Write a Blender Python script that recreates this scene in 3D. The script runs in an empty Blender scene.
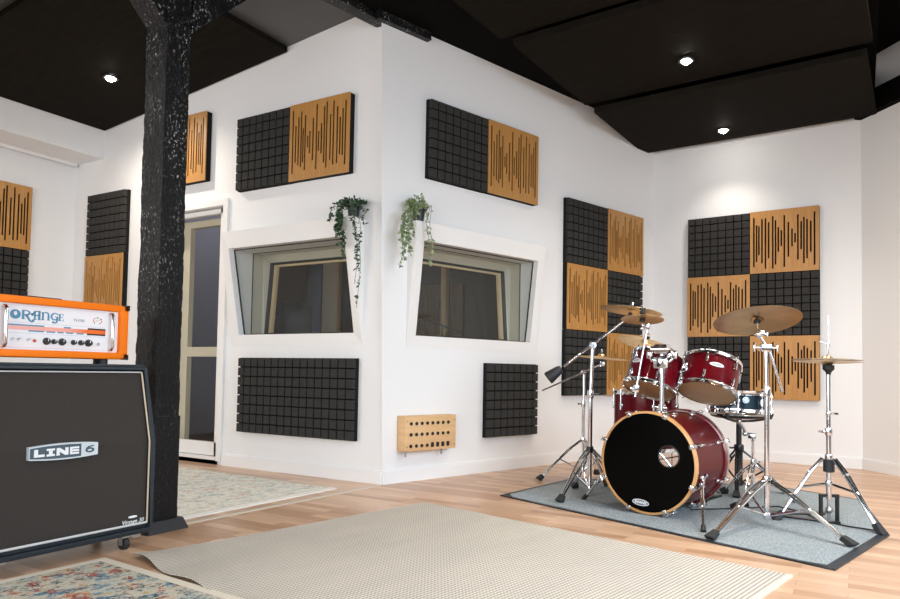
import bpy, bmesh, math, random
from mathutils import Matrix, Vector
random.seed(7)
PI = math.pi
col = bpy.context.scene.collection
scn = bpy.context.scene

# ------------------------------------------------------------------ materials
def mat(name, rgb, rough=0.5, metal=0.0, coat=0.0, spec=0.5, emit=None, estr=0.0):
    m = bpy.data.materials.new(name); m.use_nodes = True
    b = m.node_tree.nodes['Principled BSDF']
    b.inputs['Base Color'].default_value = (*rgb, 1)
    b.inputs['Roughness'].default_value = rough
    b.inputs['Metallic'].default_value = metal
    b.inputs['Coat Weight'].default_value = coat
    b.inputs['Coat Roughness'].default_value = 0.05
    b.inputs['Specular IOR Level'].default_value = spec
    if emit:
        b.inputs['Emission Color'].default_value = (*emit, 1)
        b.inputs['Emission Strength'].default_value = estr
    return m

class NT:
    """tiny node helper"""
    def __init__(s, m):
        s.m = m; s.t = m.node_tree; s.n = s.t.nodes; s.bsdf = s.n['Principled BSDF']
    def new(s, typ, **kw):
        n = s.n.new(typ)
        for k, v in kw.items():
            if k in n.inputs.keys() if hasattr(n.inputs, 'keys') else False:
                n.inputs[k].default_value = v
            else:
                setattr(n, k, v)
        return n
    def link(s, a, b): s.t.links.new(a, b)
    def coords(s, scale=(1, 1, 1), rot=(0, 0, 0), kind='Object'):
        tc = s.new('ShaderNodeTexCoord'); mp = s.new('ShaderNodeMapping')
        mp.inputs['Scale'].default_value = scale; mp.inputs['Rotation'].default_value = rot
        s.link(tc.outputs[kind], mp.inputs['Vector']); return mp.outputs['Vector']
    def noise(s, vec, scale=5, detail=3, rough=0.5):
        n = s.new('ShaderNodeTexNoise'); s.link(vec, n.inputs['Vector'])
        n.inputs['Scale'].default_value = scale; n.inputs['Detail'].default_value = detail
        n.inputs['Roughness'].default_value = rough
        return n.outputs['Fac']
    def ramp(s, fac, stops, interp='LINEAR'):
        r = s.new('ShaderNodeValToRGB'); cr = r.color_ramp; cr.interpolation = interp
        while len(cr.elements) < len(stops): cr.elements.new(0.5)
        for e, (p, c) in zip(cr.elements, stops): e.position = p; e.color = (*c, 1)
        s.link(fac, r.inputs['Fac']); return r.outputs['Color']
    def mix(s, fac, a, b, mode='MIX'):
        x = s.new('ShaderNodeMix'); x.data_type = 'RGBA'; x.blend_type = mode
        for sock, v in ((x.inputs[0], fac), (x.inputs[6], a), (x.inputs[7], b)):
            if isinstance(v, (int, float)): sock.default_value = v
            elif isinstance(v, tuple): sock.default_value = (*v, 1)
            else: s.link(v, sock)
        return x.outputs[2]
    def color(s, c): s.link(c, s.bsdf.inputs['Base Color'])
    def bump(s, h, strength=0.3, dist=0.002):
        b = s.new('ShaderNodeBump'); b.inputs['Strength'].default_value = strength
        b.inputs['Distance'].default_value = dist
        s.link(h, b.inputs['Height']); s.link(b.outputs['Normal'], s.bsdf.inputs['Normal'])

M = {}
def t_div(t, a, k):
    n = t.new('ShaderNodeMath', operation='DIVIDE'); t.link(a, n.inputs[0]); n.inputs[1].default_value = k; return n.outputs[0]
M['wall'] = mat('white_paint', (0.815, 0.815, 0.815), 0.62)
t = NT(M['wall']); v = t.coords(); t.bump(t.noise(v, 55, 4), 0.06, 0.002)
M['trim'] = mat('white_trim', (0.81, 0.80, 0.785), 0.4)
M['cream'] = mat('cream_wood', (0.66, 0.57, 0.43), 0.45)
M['pale_wood'] = mat('pale_wood', (0.62, 0.42, 0.22), 0.45)
M['window_frame'] = mat('window_frame', (0.60, 0.565, 0.47), 0.4)
M['bead_wood'] = mat('bead_wood', (0.66, 0.50, 0.31), 0.45)
M['gasket'] = mat('black_gasket', (0.012, 0.012, 0.012), 0.5)
M['ceiling'] = mat('black_ceiling', (0.0042, 0.004, 0.0038), 0.8, spec=0.03)
M['slab'] = mat('black_board', (0.006, 0.005, 0.004), 0.75, spec=0.04)
t = NT(M['slab']); v = t.coords((1, 6, 1)); t.color(t.ramp(t.noise(v, 6, 5), [(0.3, (0.0085, 0.0073, 0.0057)), (0.7, (0.0140, 0.0117, 0.0088))]))
M['grey_ceiling'] = mat('grey_ceiling', (0.07, 0.072, 0.0715), 0.4)
# painted timber: rough tar-like black, glints painted in as pale flecks, stronger higher up
M['timber'] = mat('tarred_timber', (0.004, 0.004, 0.0045), 0.34, spec=0.22)
t = NT(M['timber']); v = t.coords((1, 1, 0.35)); v2 = t.coords((1, 1, 0.7))
h = t.noise(v, 70, 6, 0.65); h2 = t.noise(v2, 210, 3)
t.bump(t.mix(0.5, h, h2), 0.8, 0.012)
glint_fleck = t.ramp(t.noise(v2, 75, 4, 0.7), [(0.575, (0, 0, 0)), (0.635, (1, 1, 1))])
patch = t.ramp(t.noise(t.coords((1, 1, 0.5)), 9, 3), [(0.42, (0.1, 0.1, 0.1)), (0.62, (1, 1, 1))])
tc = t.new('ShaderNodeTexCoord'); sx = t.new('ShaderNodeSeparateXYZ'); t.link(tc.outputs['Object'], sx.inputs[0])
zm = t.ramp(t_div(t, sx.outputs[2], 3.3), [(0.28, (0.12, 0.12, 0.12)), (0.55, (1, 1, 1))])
mask = t.mix(1.0, t.mix(1.0, glint_fleck, patch, 'MULTIPLY'), zm, 'MULTIPLY')
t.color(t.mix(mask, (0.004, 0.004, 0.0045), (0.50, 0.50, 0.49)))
# laminate floor: narrow staves laid along x
M['floor'] = mat('laminate_floor', (0.5, 0.32, 0.2), 0.32, spec=0.5)
t = NT(M['floor']); v = t.coords((1, 1, 1))
br = t.new('ShaderNodeTexBrick'); t.link(v, br.inputs['Vector'])
br.offset = 0.37; br.inputs['Scale'].default_value = 1.0
br.inputs['Brick Width'].default_value = 0.48; br.inputs['Row Height'].default_value = 0.066
br.inputs['Mortar Size'].default_value = 0.0008
br.inputs['Color1'].default_value = (0.40, 0.205, 0.110, 1); br.inputs['Color2'].default_value = (0.72, 0.475, 0.315, 1)
br.inputs['Mortar'].default_value = (0.24, 0.13, 0.075, 1)
gv = t.coords((0.9, 14, 1)); g = t.noise(gv, 7, 6, 0.6)
c = t.mix(0.28, br.outputs['Color'], t.ramp(g, [(0.3, (0.31, 0.175, 0.10)), (0.7, (0.58, 0.39, 0.25))]))
t.color(c)
# veneer
def wood(name, c1, c2, rough=0.42, sc=(22, 1, 1.6)):
    m = mat(name, c1, rough); t = NT(m); v = t.coords(sc)
    t.color(t.ramp(t.noise(v, 3, 5, 0.6), [(0.3, c1), (0.72, c2)])); return m
M['veneer'] = wood('oak_veneer', (0.41, 0.188, 0.046), (0.52, 0.265, 0.076))
M['birch'] = wood('birch_ply', (0.62, 0.38, 0.18), (0.72, 0.47, 0.245), 0.5, (2, 2, 14))
# speckled foam
M['foam'] = mat('charcoal_foam', (0.022, 0.022, 0.022), 0.9, spec=0.2)
t = NT(M['foam']); v = t.coords(); n = t.noise(v, 420, 2, 0.5); big = t.noise(v, 60, 2)
t.color(t.ramp(n, [(0.30, (0.022, 0.0215, 0.0205)), (0.68, (0.046, 0.0445, 0.042)), (0.735, (0.055, 0.054, 0.052)), (0.76, (0.38, 0.37, 0.34))]))
t.bump(n, 0.5, 0.002)
M['foam_core'] = mat('black_foam_core', (0.009, 0.009, 0.009), 0.9, spec=0.2)
M['black_plastic'] = mat('black_plastic', (0.012, 0.012, 0.013), 0.4)
M['rubber'] = mat('black_rubber', (0.014, 0.015, 0.017), 0.6)
M['black_metal'] = mat('black_metal', (0.010, 0.010, 0.011), 0.3)
M['chrome'] = mat('chrome', (0.72, 0.73, 0.75), 0.11, 1.0)
M['steel'] = mat('brushed_steel', (0.60, 0.61, 0.62), 0.28, 1.0)
M['red'] = mat('red_lacquer', (0.19, 0.006, 0.014), 0.28, 0.12, coat=0.16, spec=.12)
t = NT(M['red']); v = t.coords(); n = t.noise(v, 600, 2)
t.color(t.ramp(n, [(0.35, (0.080, 0.0010, 0.0045)), (0.75, (0.150, 0.003, 0.009))]))
M['hoop_red'] = mat('dark_red_hoop', (0.16, 0.007, 0.012), 0.22, 0.1, coat=1.0)
M['hoop_wood'] = wood('amber_hoop', (0.55, 0.27, 0.09), (0.68, 0.37, 0.15), 0.25, (3, 3, 3))
M['shell_in'] = wood('birch_shell', (0.50, 0.32, 0.2), (0.6, 0.42, 0.28), 0.5, (4, 4, 4))
M['head_black'] = mat('black_drumhead', (0.002, 0.0019, 0.0018), 0.22, spec=0.05)
M['head_clear'] = mat('coated_drumhead', (0.50, 0.42, 0.33), 0.35)
M['head_amber'] = mat('amber_drumhead', (0.40, 0.245, 0.125), 0.28)
M['head_white'] = mat('white_drumhead', (0.75, 0.73, 0.69), 0.4)
M['snare_blue'] = mat('blue_black_lacquer', (0.004, 0.018, 0.030), 0.2, 0.2, coat=0.3, spec=.3)
M['white_print'] = mat('white_print', (0.80, 0.82, 0.84), 0.4)
M['grey_print'] = mat('grey_print', (0.28, 0.29, 0.30), 0.4)
def bronze(name, c1, c2):
    m = mat(name, c1, 0.30, 0.95); t = NT(m)
    tc = t.new('ShaderNodeTexCoord'); ln = t.new('ShaderNodeVectorMath', operation='LENGTH'); t.link(tc.outputs['Object'], ln.inputs[0])
    mu = t.new('ShaderNodeMath', operation='MULTIPLY'); mu.inputs[1].default_value = 1400; t.link(ln.outputs['Value'], mu.inputs[0])
    sn = t.new('ShaderNodeMath', operation='SINE'); t.link(mu.outputs[0], sn.inputs[0])
    t.bump(sn.outputs[0], 0.25, 0.0004)
    t.color(t.ramp(t.noise(t.coords(), 9, 4), [(0.3, c1), (0.7, c2)])); return m
M['bronze'] = bronze('bronze', (0.46, 0.32, 0.17), (0.58, 0.42, 0.24))
M['bronze_dark'] = bronze('aged_bronze', (0.36, 0.225, 0.105), (0.48, 0.315, 0.16))
M['gold'] = bronze('bright_bronze', (0.68, 0.45, 0.20), (0.78, 0.54, 0.27))
M['orange'] = mat('orange_tolex', (0.90, 0.195, 0.003), 0.55, spec=.25)
t = NT(M['orange']); t.bump(t.noise(t.coords(), 500, 2), 0.25, 0.001)
M['panel_white'] = mat('white_enamel', (0.84, 0.83, 0.86), 0.25)
M['logo_glare_blue'] = mat('glare_blue_print', (0.085, 0.27, 0.42), 0.4)  # glare on black print, painted in as blue
M['glare_pink'] = mat('glare_pink_band', (0.86, 0.42, 0.36), 0.35)
t = NT(M['glare_pink']); tc = t.new('ShaderNodeTexCoord'); sx = t.new('ShaderNodeSeparateXYZ'); t.link(tc.outputs['Generated'], sx.inputs[0])
t.color(t.ramp(sx.outputs[0], [(0.0, (0.86, 0.46, 0.42)), (0.62, (0.84, 0.36, 0.28)), (0.78, (0.86, 0.17, 0.02)), (1.0, (0.82, 0.13, 0.01))]))  # orange band with glare painted in, washed to pink on the left
M['tolex'] = mat('blue_black_tolex', (0.010, 0.0165, 0.024), 0.42)
t = NT(M['tolex']); n = t.noise(t.coords(), 330, 3); t.bump(n, 0.6, 0.002)
t.color(t.ramp(n, [(0.35, (0.006, 0.011, 0.017)), (0.75, (0.022, 0.034, 0.047))]))
M['grille'] = mat('grille_cloth', (0.03, 0.028, 0.027), 0.85, spec=0.2)
t = NT(M['grille'])
def weave(t, sc, c1, c2):
    v = t.coords((sc, sc, sc)); w = t.new('ShaderNodeTexChecker'); t.link(v, w.inputs['Vector'])
    w.inputs['Scale'].default_value = 1; w.inputs['Color1'].default_value = (*c1, 1); w.inputs['Color2'].default_value = (*c2, 1)
    return w.outputs['Color']
cw = t.mix(0.5, weave(t, 260, (0.022, 0.0188, 0.017), (0.066, 0.0565, 0.051)), t.ramp(t.noise(t.coords((60, 1, 60)), 6, 3), [(0.3, (0.026, 0.0223, 0.0203)), (0.7, (0.053, 0.0455, 0.0413))]))
t.color(cw)
M['piping'] = mat('silver_piping', (0.55, 0.56, 0.56), 0.4)
M['gold_piping'] = mat('gold_piping', (0.50, 0.42, 0.28), 0.4)
M['badge_silver'] = mat('badge_silver', (0.66, 0.74, 0.80), 0.3, 0.3)
M['badge_slate'] = mat('badge_slate', (0.06, 0.095, 0.125), 0.35)
M['leaf'] = mat('leaf_green', (0.035, 0.085, 0.035), 0.5)
t = NT(M['leaf']); t.color(t.ramp(t.noise(t.coords(), 45, 2), [(0.35, (0.016, 0.045, 0.022)), (0.7, (0.06, 0.125, 0.055))]))
M['leaf_pale'] = mat('leaf_pale', (0.2, 0.27, 0.11), 0.5)
t = NT(M['leaf_pale']); t.color(t.ramp(t.noise(t.coords(), 45, 2), [(0.35, (0.10, 0.17, 0.055)), (0.7, (0.42, 0.47, 0.26))]))
M['stem'] = mat('stem_green', (0.08, 0.12, 0.05), 0.6)
M['carpet'] = mat('grey_felt', (0.27, 0.29, 0.30), 0.95, spec=0.1)
t = NT(M['carpet']); n = t.noise(t.coords(), 130, 5, 0.75)
t.color(t.ramp(n, [(0.32, (0.105, 0.118, 0.124)), (0.5, (0.28, 0.315, 0.33)), (0.70, (0.52, 0.565, 0.585))])); t.bump(n, 0.6, 0.004)
# woven beige rug: fine zigzag
M['beige'] = mat('beige_weave', (0.6, 0.53, 0.44), 0.9, spec=0.1)
t = NT(M['beige']); v = t.coords()
sp = t.new('ShaderNodeSeparateXYZ'); t.link(v, sp.inputs[0])
def mth(t, op, a, b=None):
    n = t.new('ShaderNodeMath', operation=op)
    for i, q in enumerate((a, b)):
        if q is None: continue
        if isinstance(q, (int, float)): n.inputs[i].default_value = q
        else: t.link(q, n.inputs[i])
    return n.outputs[0]
zz = mth(t, 'PINGPONG', mth(t, 'MULTIPLY', sp.outputs[1], 1.0), 0.009)
ph = mth(t, 'ADD', sp.outputs[0], mth(t, 'MULTIPLY', zz, 0.55))
stripe = mth(t, 'SINE', mth(t, 'MULTIPLY', ph, 2 * PI / 0.0175))
cross = mth(t, 'SINE', mth(t, 'MULTIPLY', sp.outputs[1], 2 * PI / 0.012))
f = mth(t, 'ADD', mth(t, 'MULTIPLY', stripe, 0.36), mth(t, 'ADD', mth(t, 'MULTIPLY', cross, 0.10), 0.5))
base = t.ramp(f, [(0.12, (0.335, 0.285, 0.225)), (0.5, (0.515, 0.475, 0.415)), (0.85, (0.635, 0.605, 0.56))])
big = t.ramp(t.noise(t.coords((3.2, 0.7, 1)), 2.4, 3), [(0.4, (0.93, 0.93, 0.93)), (0.7, (1, 0.99, 0.97))])
t.color(t.mix(1.0, base, big, 'MULTIPLY')); t.bump(f, 0.7, 0.003)
M['rug_back_shade'] = mat('rug_backing_shade', (0.05, 0.04, 0.03), 0.9)
# distressed oriental rugs
def oriental(name, pale):
    m = mat(name, (0.5, 0.48, 0.42), 0.95, spec=0.1); t = NT(m); v = t.coords()
    n1 = t.noise(t.coords((1, 1.5, 1)), 10, 7, 0.72); n2 = t.noise(t.coords((1.5, 1, 1), (0, 0, 1.1)), 7.5, 6, 0.7); n3 = t.noise(v, 75, 4, 0.8); n4 = t.noise(t.coords((1, 1.4, 1), (0, 0, 2.2)), 15, 7, 0.72)
    k = 0.36 if pale else 1.0
    cream = (0.84, 0.82, 0.74) if pale else (0.54, 0.50, 0.41)
    c = t.mix(1.0, cream, t.ramp(n3, [(0.3, (0.84, 0.86, 0.84)), (0.6, (1, 1, 1))]), 'MULTIPLY')
    def lay(c, n, lo, hi, colr, amt):
        mask = t.ramp(n, [(lo, (0, 0, 0)), (hi, (amt, amt, amt))]); return t.mix(mask, c, colr)
    c = lay(c, n2, 0.52, 0.60, (0.36, 0.42, 0.40), 0.75 * k)
    c = lay(c, n4, 0.55, 0.62, (0.40, 0.30, 0.14), 0.8 * k)
    c = lay(c, n1, 0.54, 0.57, (0.09, 0.20, 0.29), 0.9 * k)
    m3 = t.mix(1.0, t.ramp(n2, [(0.43, (1, 1, 1)), (0.46, (0, 0, 0))]), t.ramp(n3, [(0.42, (0, 0, 0)), (0.52, (1, 1, 1))]), 'MULTIPLY')
    c = t.mix(t.mix(1.0, m3, (0.95 * k,) * 3, 'MULTIPLY'), c, (0.40, 0.055, 0.014))
    m4 = t.mix(1.0, t.ramp(n4, [(0.455, (1, 1, 1)), (0.485, (0, 0, 0))]), t.ramp(n3, [(0.42, (0, 0, 0)), (0.58, (1, 1, 1))]), 'MULTIPLY')
    c = t.mix(t.mix(1.0, m4, (0.9 * k,) * 3, 'MULTIPLY'), c, (0.016, 0.03, 0.05))
    t.color(c); t.bump(n3, 0.6, 0.004); return m
M['rug_bold'] = oriental('distressed_pile', False)
M['rug_pale'] = oriental('faded_pile', True)
M['cream_binding'] = mat('cream_binding', (0.62, 0.56, 0.46), 0.9)
M['white_fringe'] = mat('white_fringe', (0.78, 0.76, 0.72), 0.9)
M['threshold'] = mat('aluminium_strip', (0.58, 0.50, 0.41), 0.4, 0.15)
M['booth_wall'] = mat('booth_grey', (0.055, 0.055, 0.06), 0.8)
M['curtain'] = mat('blue_lit_grey', (0.34, 0.36, 0.52), 0.85)  # blue LED light is put into this wall colour
M['booth_floor'] = mat('booth_floor', (0.06, 0.035, 0.02), 0.5)
M['slat_brown'] = wood('brown_slats', (0.10, 0.055, 0.025), (0.15, 0.09, 0.045), 0.5, (30, 30, 1))
M['lamp'] = mat('lamp_glow', (1, 1, 1), 0.5, emit=(1.0, 0.95, 0.86), estr=90)
M['glass'] = bpy.data.materials.new('window_glass'); M['glass'].use_nodes = True
nt = M['glass'].node_tree; nt.nodes.clear()
o = nt.nodes.new('ShaderNodeOutputMaterial'); mx = nt.nodes.new('ShaderNodeMixShader'); tr = nt.nodes.new('ShaderNodeBsdfTransparent'); gl = nt.nodes.new('ShaderNodeBsdfGlossy'); lw = nt.nodes.new('ShaderNodeLayerWeight'); mr = nt.nodes.new('ShaderNodeMapRange'); pw = nt.nodes.new('ShaderNodeMath'); pw.operation = 'POWER'; pw.inputs[1].default_value = 4.0
mr.inputs['To Min'].default_value = 0.022; mr.inputs['To Max'].default_value = 0.8
nt.links.new(lw.outputs['Facing'], pw.inputs[0]); nt.links.new(pw.outputs[0], mr.inputs['Value'])
gl.inputs['Roughness'].default_value = 0.0; tr.inputs['Color'].default_value = (0.955, 0.968, 0.96, 1)
nt.links.new(mr.outputs[0], mx.inputs[0]); nt.links.new(tr.outputs[0], mx.inputs[1]); nt.links.new(gl.outputs[0], mx.inputs[2]); nt.links.new(mx.outputs[0], o.inputs['Surface'])

# ------------------------------------------------------------------ mesh helper
class MB:
    def __init__(s, m=None): s.bm = bmesh.new(); s.m = m or Matrix()
    def _v(s, p, m=None):
        p = Vector(p)
        if m is not None: p = m @ p
        return s.bm.verts.new(s.m @ p)
    def poly(s, verts, faces, m=None):
        vs = [s._v(p, m) for p in verts]; out = []
        for f in faces:
            try: out.append(s.bm.faces.new([vs[i] for i in f]))
            except ValueError: pass
        return vs, out
    def box(s, a, b, m=None, bevel=0, seg=2):
        (x0, y0, z0), (x1, y1, z1) = a, b
        x0, x1 = min(x0, x1), max(x0, x1); y0, y1 = min(y0, y1), max(y0, y1); z0, z1 = min(z0, z1), max(z0, z1)
        vs, fs = s.poly([(x0, y0, z0), (x1, y0, z0), (x1, y1, z0), (x0, y1, z0), (x0, y0, z1), (x1, y0, z1), (x1, y1, z1), (x0, y1, z1)],
                        [(0, 3, 2, 1), (4, 5, 6, 7), (0, 1, 5, 4), (1, 2, 6, 5), (2, 3, 7, 6), (3, 0, 4, 7)], m)
        if bevel:
            es = list({e for f in fs for e in f.edges})
            bmesh.ops.bevel(s.bm, geom=es, offset=bevel, segments=seg, affect='EDGES', profile=0.5)
        return s
    def hexa(s, pts, m=None):
        s.poly(pts, [(0, 3, 2, 1), (4, 5, 6, 7), (0, 1, 5, 4), (1, 2, 6, 5), (2, 3, 7, 6), (3, 0, 4, 7)], m); return s
    def lathe(s, prof, m=None, n=32, close=False):
        rings = []
        for r, z in prof:
            if r < 1e-6: rings.append([s._v((0, 0, z), m)])
            else: rings.append([s._v((r * math.cos(2 * PI * k / n), r * math.sin(2 * PI * k / n), z), m) for k in range(n)])
        pairs = list(zip(rings, rings[1:]))
        if close: pairs.append((rings[-1], rings[0]))
        for A, B in pairs:
            for k in range(n):
                a, b = A[k % len(A)], A[(k + 1) % len(A)]; c, d = B[(k + 1) % len(B)], B[k % len(B)]
                vs = []
                for q in (a, b, c, d):
                    if q not in vs: vs.append(q)
                if len(vs) >= 3:
                    try: s.bm.faces.new(vs)
                    except ValueError: pass
        return s
    def cyl(s, p0, p1, r0, r1=None, n=14):
        p0, p1 = Vector(p0), Vector(p1); d = p1 - p0; L = d.length
        if r1 is None: r1 = r0
        m = frame(p0, d)
        s.lathe([(0, 0), (r0, 0), (r1, L), (0, L)], m, n); return s
    def tube(s, pts, r, n=8):
        pts = [Vector(p) for p in pts]; rings = []
        rr = r if isinstance(r, (list, tuple)) else [r] * len(pts)
        up = None
        for i, p in enumerate(pts):
            d = (pts[min(i + 1, len(pts) - 1)] - pts[max(i - 1, 0)]).normalized()
            if up is None:
                up = Vector((0, 0, 1)) if abs(d.z) < 0.9 else Vector((1, 0, 0))
            x = d.cross(up).normalized(); y = x.cross(d).normalized(); up = y
            rings.append([s._v(p + (x * math.cos(2 * PI * k / n) + y * math.sin(2 * PI * k / n)) * rr[i]) for k in range(n)])
        for A, B in zip(rings, rings[1:]):
            for k in range(n): s.bm.faces.new((A[k], A[(k + 1) % n], B[(k + 1) % n], B[k]))
        s.bm.faces.new(rings[0][::-1]); s.bm.faces.new(rings[-1]); return s
    def ball(s, c, r, n=12, m=None):
        k = n // 2
        mm = Matrix.Translation(Vector(c))
        if m is not None: mm = m @ mm
        s.lathe([(r * math.sin(PI * i / k), -r * math.cos(PI * i / k)) for i in range(k + 1)], mm, n); return s
    def build(s, name, material, parent=None, smooth=True, angle=38):
        me = bpy.data.meshes.new(name)
        bmesh.ops.recalc_face_normals(s.bm, faces=s.bm.faces)
        s.bm.to_mesh(me); s.bm.free()
        me.materials.append(material)
        if smooth:
            for p in me.polygons: p.use_smooth = True
            me.set_sharp_from_angle(angle=math.radians(angle))
        o = bpy.data.objects.new(name, me); col.objects.link(o)
        if parent: o.parent = parent
        return o

def frame(p, d):
    d = Vector(d).normalized(); q = d.to_track_quat('Z', 'Y')
    return Matrix.Translation(Vector(p)) @ q.to_matrix().to_4x4()
def frame_xz(p, x, z):
    """frame with local z exactly along z and local x near x"""
    z = Vector(z).normalized(); x = Vector(x); x = (x - z * x.dot(z)).normalized(); y = z.cross(x)
    m = Matrix((x, y, z)).transposed().to_4x4(); return Matrix.Translation(Vector(p)) @ m
def tag(o, label=None, cat=None, group=None, kind=None):
    if label: o['label'] = label
    if cat: o['category'] = cat
    if group: o['group'] = group
    if kind: o['kind'] = kind
    return o
def thing(name, label, cat, loc=(0, 0, 0), rz=0, group=None):
    o = bpy.data.objects.new(name, None); col.objects.link(o); o.empty_display_size = 0.1
    o.location = loc; o.rotation_euler = (0, 0, rz)
    return tag(o, label, cat, group)
def copy_tree(o, parent=None):
    c = o.copy(); col.objects.link(c)
    if parent: c.parent = parent
    for ch in list(o.children): copy_tree(ch, c)
    return c
def struct(o, label, cat='structure'):
    o['kind'] = 'structure'; o['label'] = label; o['category'] = cat; return o
def text(s, size, material, name, parent, m, ext=0.0006, sx=1.0, offset=0.0, shear=0.0):
    cu = bpy.data.curves.new('letters', 'FONT'); cu.body = s; cu.size = size; cu.extrude = ext; cu.align_x = 'CENTER'; cu.align_y = 'CENTER'; cu.offset = offset; cu.shear = shear
    cu.resolution_u = 3
    ob = bpy.data.objects.new('letters', cu); col.objects.link(ob)
    dg = bpy.context.evaluated_depsgraph_get(); me = bpy.data.meshes.new_from_object(ob.evaluated_get(dg))
    bpy.data.objects.remove(ob)
    me.transform(m @ Matrix.Diagonal((sx, 1, 1, 1)))
    me.materials.clear(); me.materials.append(material); me.name = name
    o = bpy.data.objects.new(name, me); col.objects.link(o)
    if parent: o.parent = parent
    return o
# text lies in local xy; this turns it to stand on a -y facing front (x right, z up)
STAND = Matrix.Rotation(PI / 2, 4, 'X')

# ------------------------------------------------------------------ room geometry
dR, dB = 0.3106, -0.0688
Rd = Vector((math.sin(dR), math.cos(dR), 0)); Rn = Vector((math.cos(dR), -math.sin(dR), 0))
Bd = Vector((math.cos(dB), math.sin(dB), 0)); Bn = Vector((math.sin(dB), -math.cos(dB), 0))
RL = 3.4144; Bo = Rd * RL; BL = 1.905; Fo = Bo + Bd * BL
Fd = Vector((0.265, -0.298, 0)).normalized()
RZ = {'L': 0.0, 'R': PI / 2 - dR, 'B': dB, 'T': PI / 2, 'F': math.atan2(Fd.y, Fd.x)}
LEFT = 3.89; TVX = -LEFT; SOFX = -3.447
def onL(u, z): return Vector((-u, 0, z))
def onR(u, z): return Rd * u + Vector((0, 0, z))
def onB(u, z): return Bo + Bd * u + Vector((0, 0, z))
def wallm(p, rz): return Matrix.Translation(p) @ Matrix.Rotation(rz, 4, 'Z')

# a wall slab in its local frame (x right, y into the wall) with rectangular holes
def wall_slab(x0, x1, z0, z1, th, holes, m):
    mb = MB(m); xs = sorted({x0, x1, *[h[0] for h in holes], *[h[1] for h in holes]}); zs = sorted({z0, z1, *[h[2] for h in holes], *[h[3] for h in holes]})
    for a, b in zip(xs, xs[1:]):
        for c, d in zip(zs, zs[1:]):
            cx, cz = (a + b) / 2, (c + d) / 2
            if any(h[0] < cx < h[1] and h[2] < cz < h[3] for h in holes): continue
            mb.box((a, 0, c), (b, th, d), None)
    bmesh.ops.remove_doubles(mb.bm, verts=mb.bm.verts, dist=1e-5)
    # drop the inner doubled faces
    seen = {}
    for f in list(mb.bm.faces):
        k = tuple(sorted(v.index for v in f.verts)) if False else tuple(sorted((round(f.calc_center_median().x, 4), round(f.calc_center_median().y, 4), round(f.calc_center_median().z, 4))))
        seen.setdefault(k, []).append(f)
    kill = [f for fs in seen.values() if len(fs) > 1 for f in fs]
    bmesh.ops.delete(mb.bm, geom=kill, context='FACES_ONLY')
    return mb

# floor
mb = MB(); mb.box((-6.5, -7.5, -0.06), (6.5, 4.2, 0)); struct(mb.build('floor', M['floor'], smooth=False), 'warm brown strip laminate floor', 'floor')
LWIN = (-1.485, -0.283, 1.075, 1.765); RWIN = (0.271, 1.514, 1.065, 1.76)
DOOR = (-2.62, -1.70, 0.05, 2.17)
def grow(h): return (h[0] - .006, h[1] + .006, h[2] - .006, h[3] + .006)
wl = wall_slab(-LEFT - 0.12, -0.001, 0, 3.7, 0.12, [grow(LWIN), DOOR], wallm(Vector((0, 0, 0)), 0)).build('wall_left', M['wall'], smooth=False)
struct(wl, 'white booth wall with the door and the left window', 'wall')
mb = wall_slab(0.0, RL, 0, 3.7, 0.12, [grow(RWIN)], wallm(Vector((0, 0, 0)), RZ['R']))
k_ = 3.313 / 3.3; ta = Vector((-.089 * k_, 0, 0)); tb = mb.m.inverted() @ Vector((-.093 * k_, 0, 0)); e_ = Vector((0, -.0004, 0))
H_ = Vector((0, 0, 3.313)); mb.poly([e_, H_ + e_, ta + H_ + e_, tb + H_, H_], [(0, 1, 2), (0, 2, 3), (1, 4, 3, 2)])
wr = mb.build('wall_right', M['wall'], smooth=False)
struct(wr, 'white booth wall with the right window', 'wall')
mb = MB(wallm(Bo, RZ['B'])); mb.box((-0.1, 0, 0), (BL + 0.05, 0.12, 3.9)); struct(mb.build('wall_back', M['wall'], smooth=False), 'white wall behind the drum kit', 'wall')
mb = MB(wallm(Fo, RZ['F'])); mb.box((0, 0, 0), (3.2, 0.12, 3.9)); struct(mb.build('wall_far_right', M['wall'], smooth=False), 'white wall angling away at the right edge', 'wall')
mb = MB(); mb.box((TVX - 0.12, -7.5, 0), (TVX, 0, 3.7)); struct(mb.build('wall_far_left', M['wall'], smooth=False), 'white wall beyond the amplifier at the left', 'wall')
mb = MB(); mb.box((TVX, -7.5, 2.815), (SOFX, 0, 3.5)); struct(mb.build('trim_1', M['wall'], smooth=False), 'white boxed soffit along the left wall', 'soffit')
mb = MB(); mb.box((TVX + 0.02, -7.4, 2.785), (TVX + 0.05, -0.03, 2.815)); struct(mb.build('trim_2', M['trim'], smooth=False), 'thin white rail under the soffit', 'rail')
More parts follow.
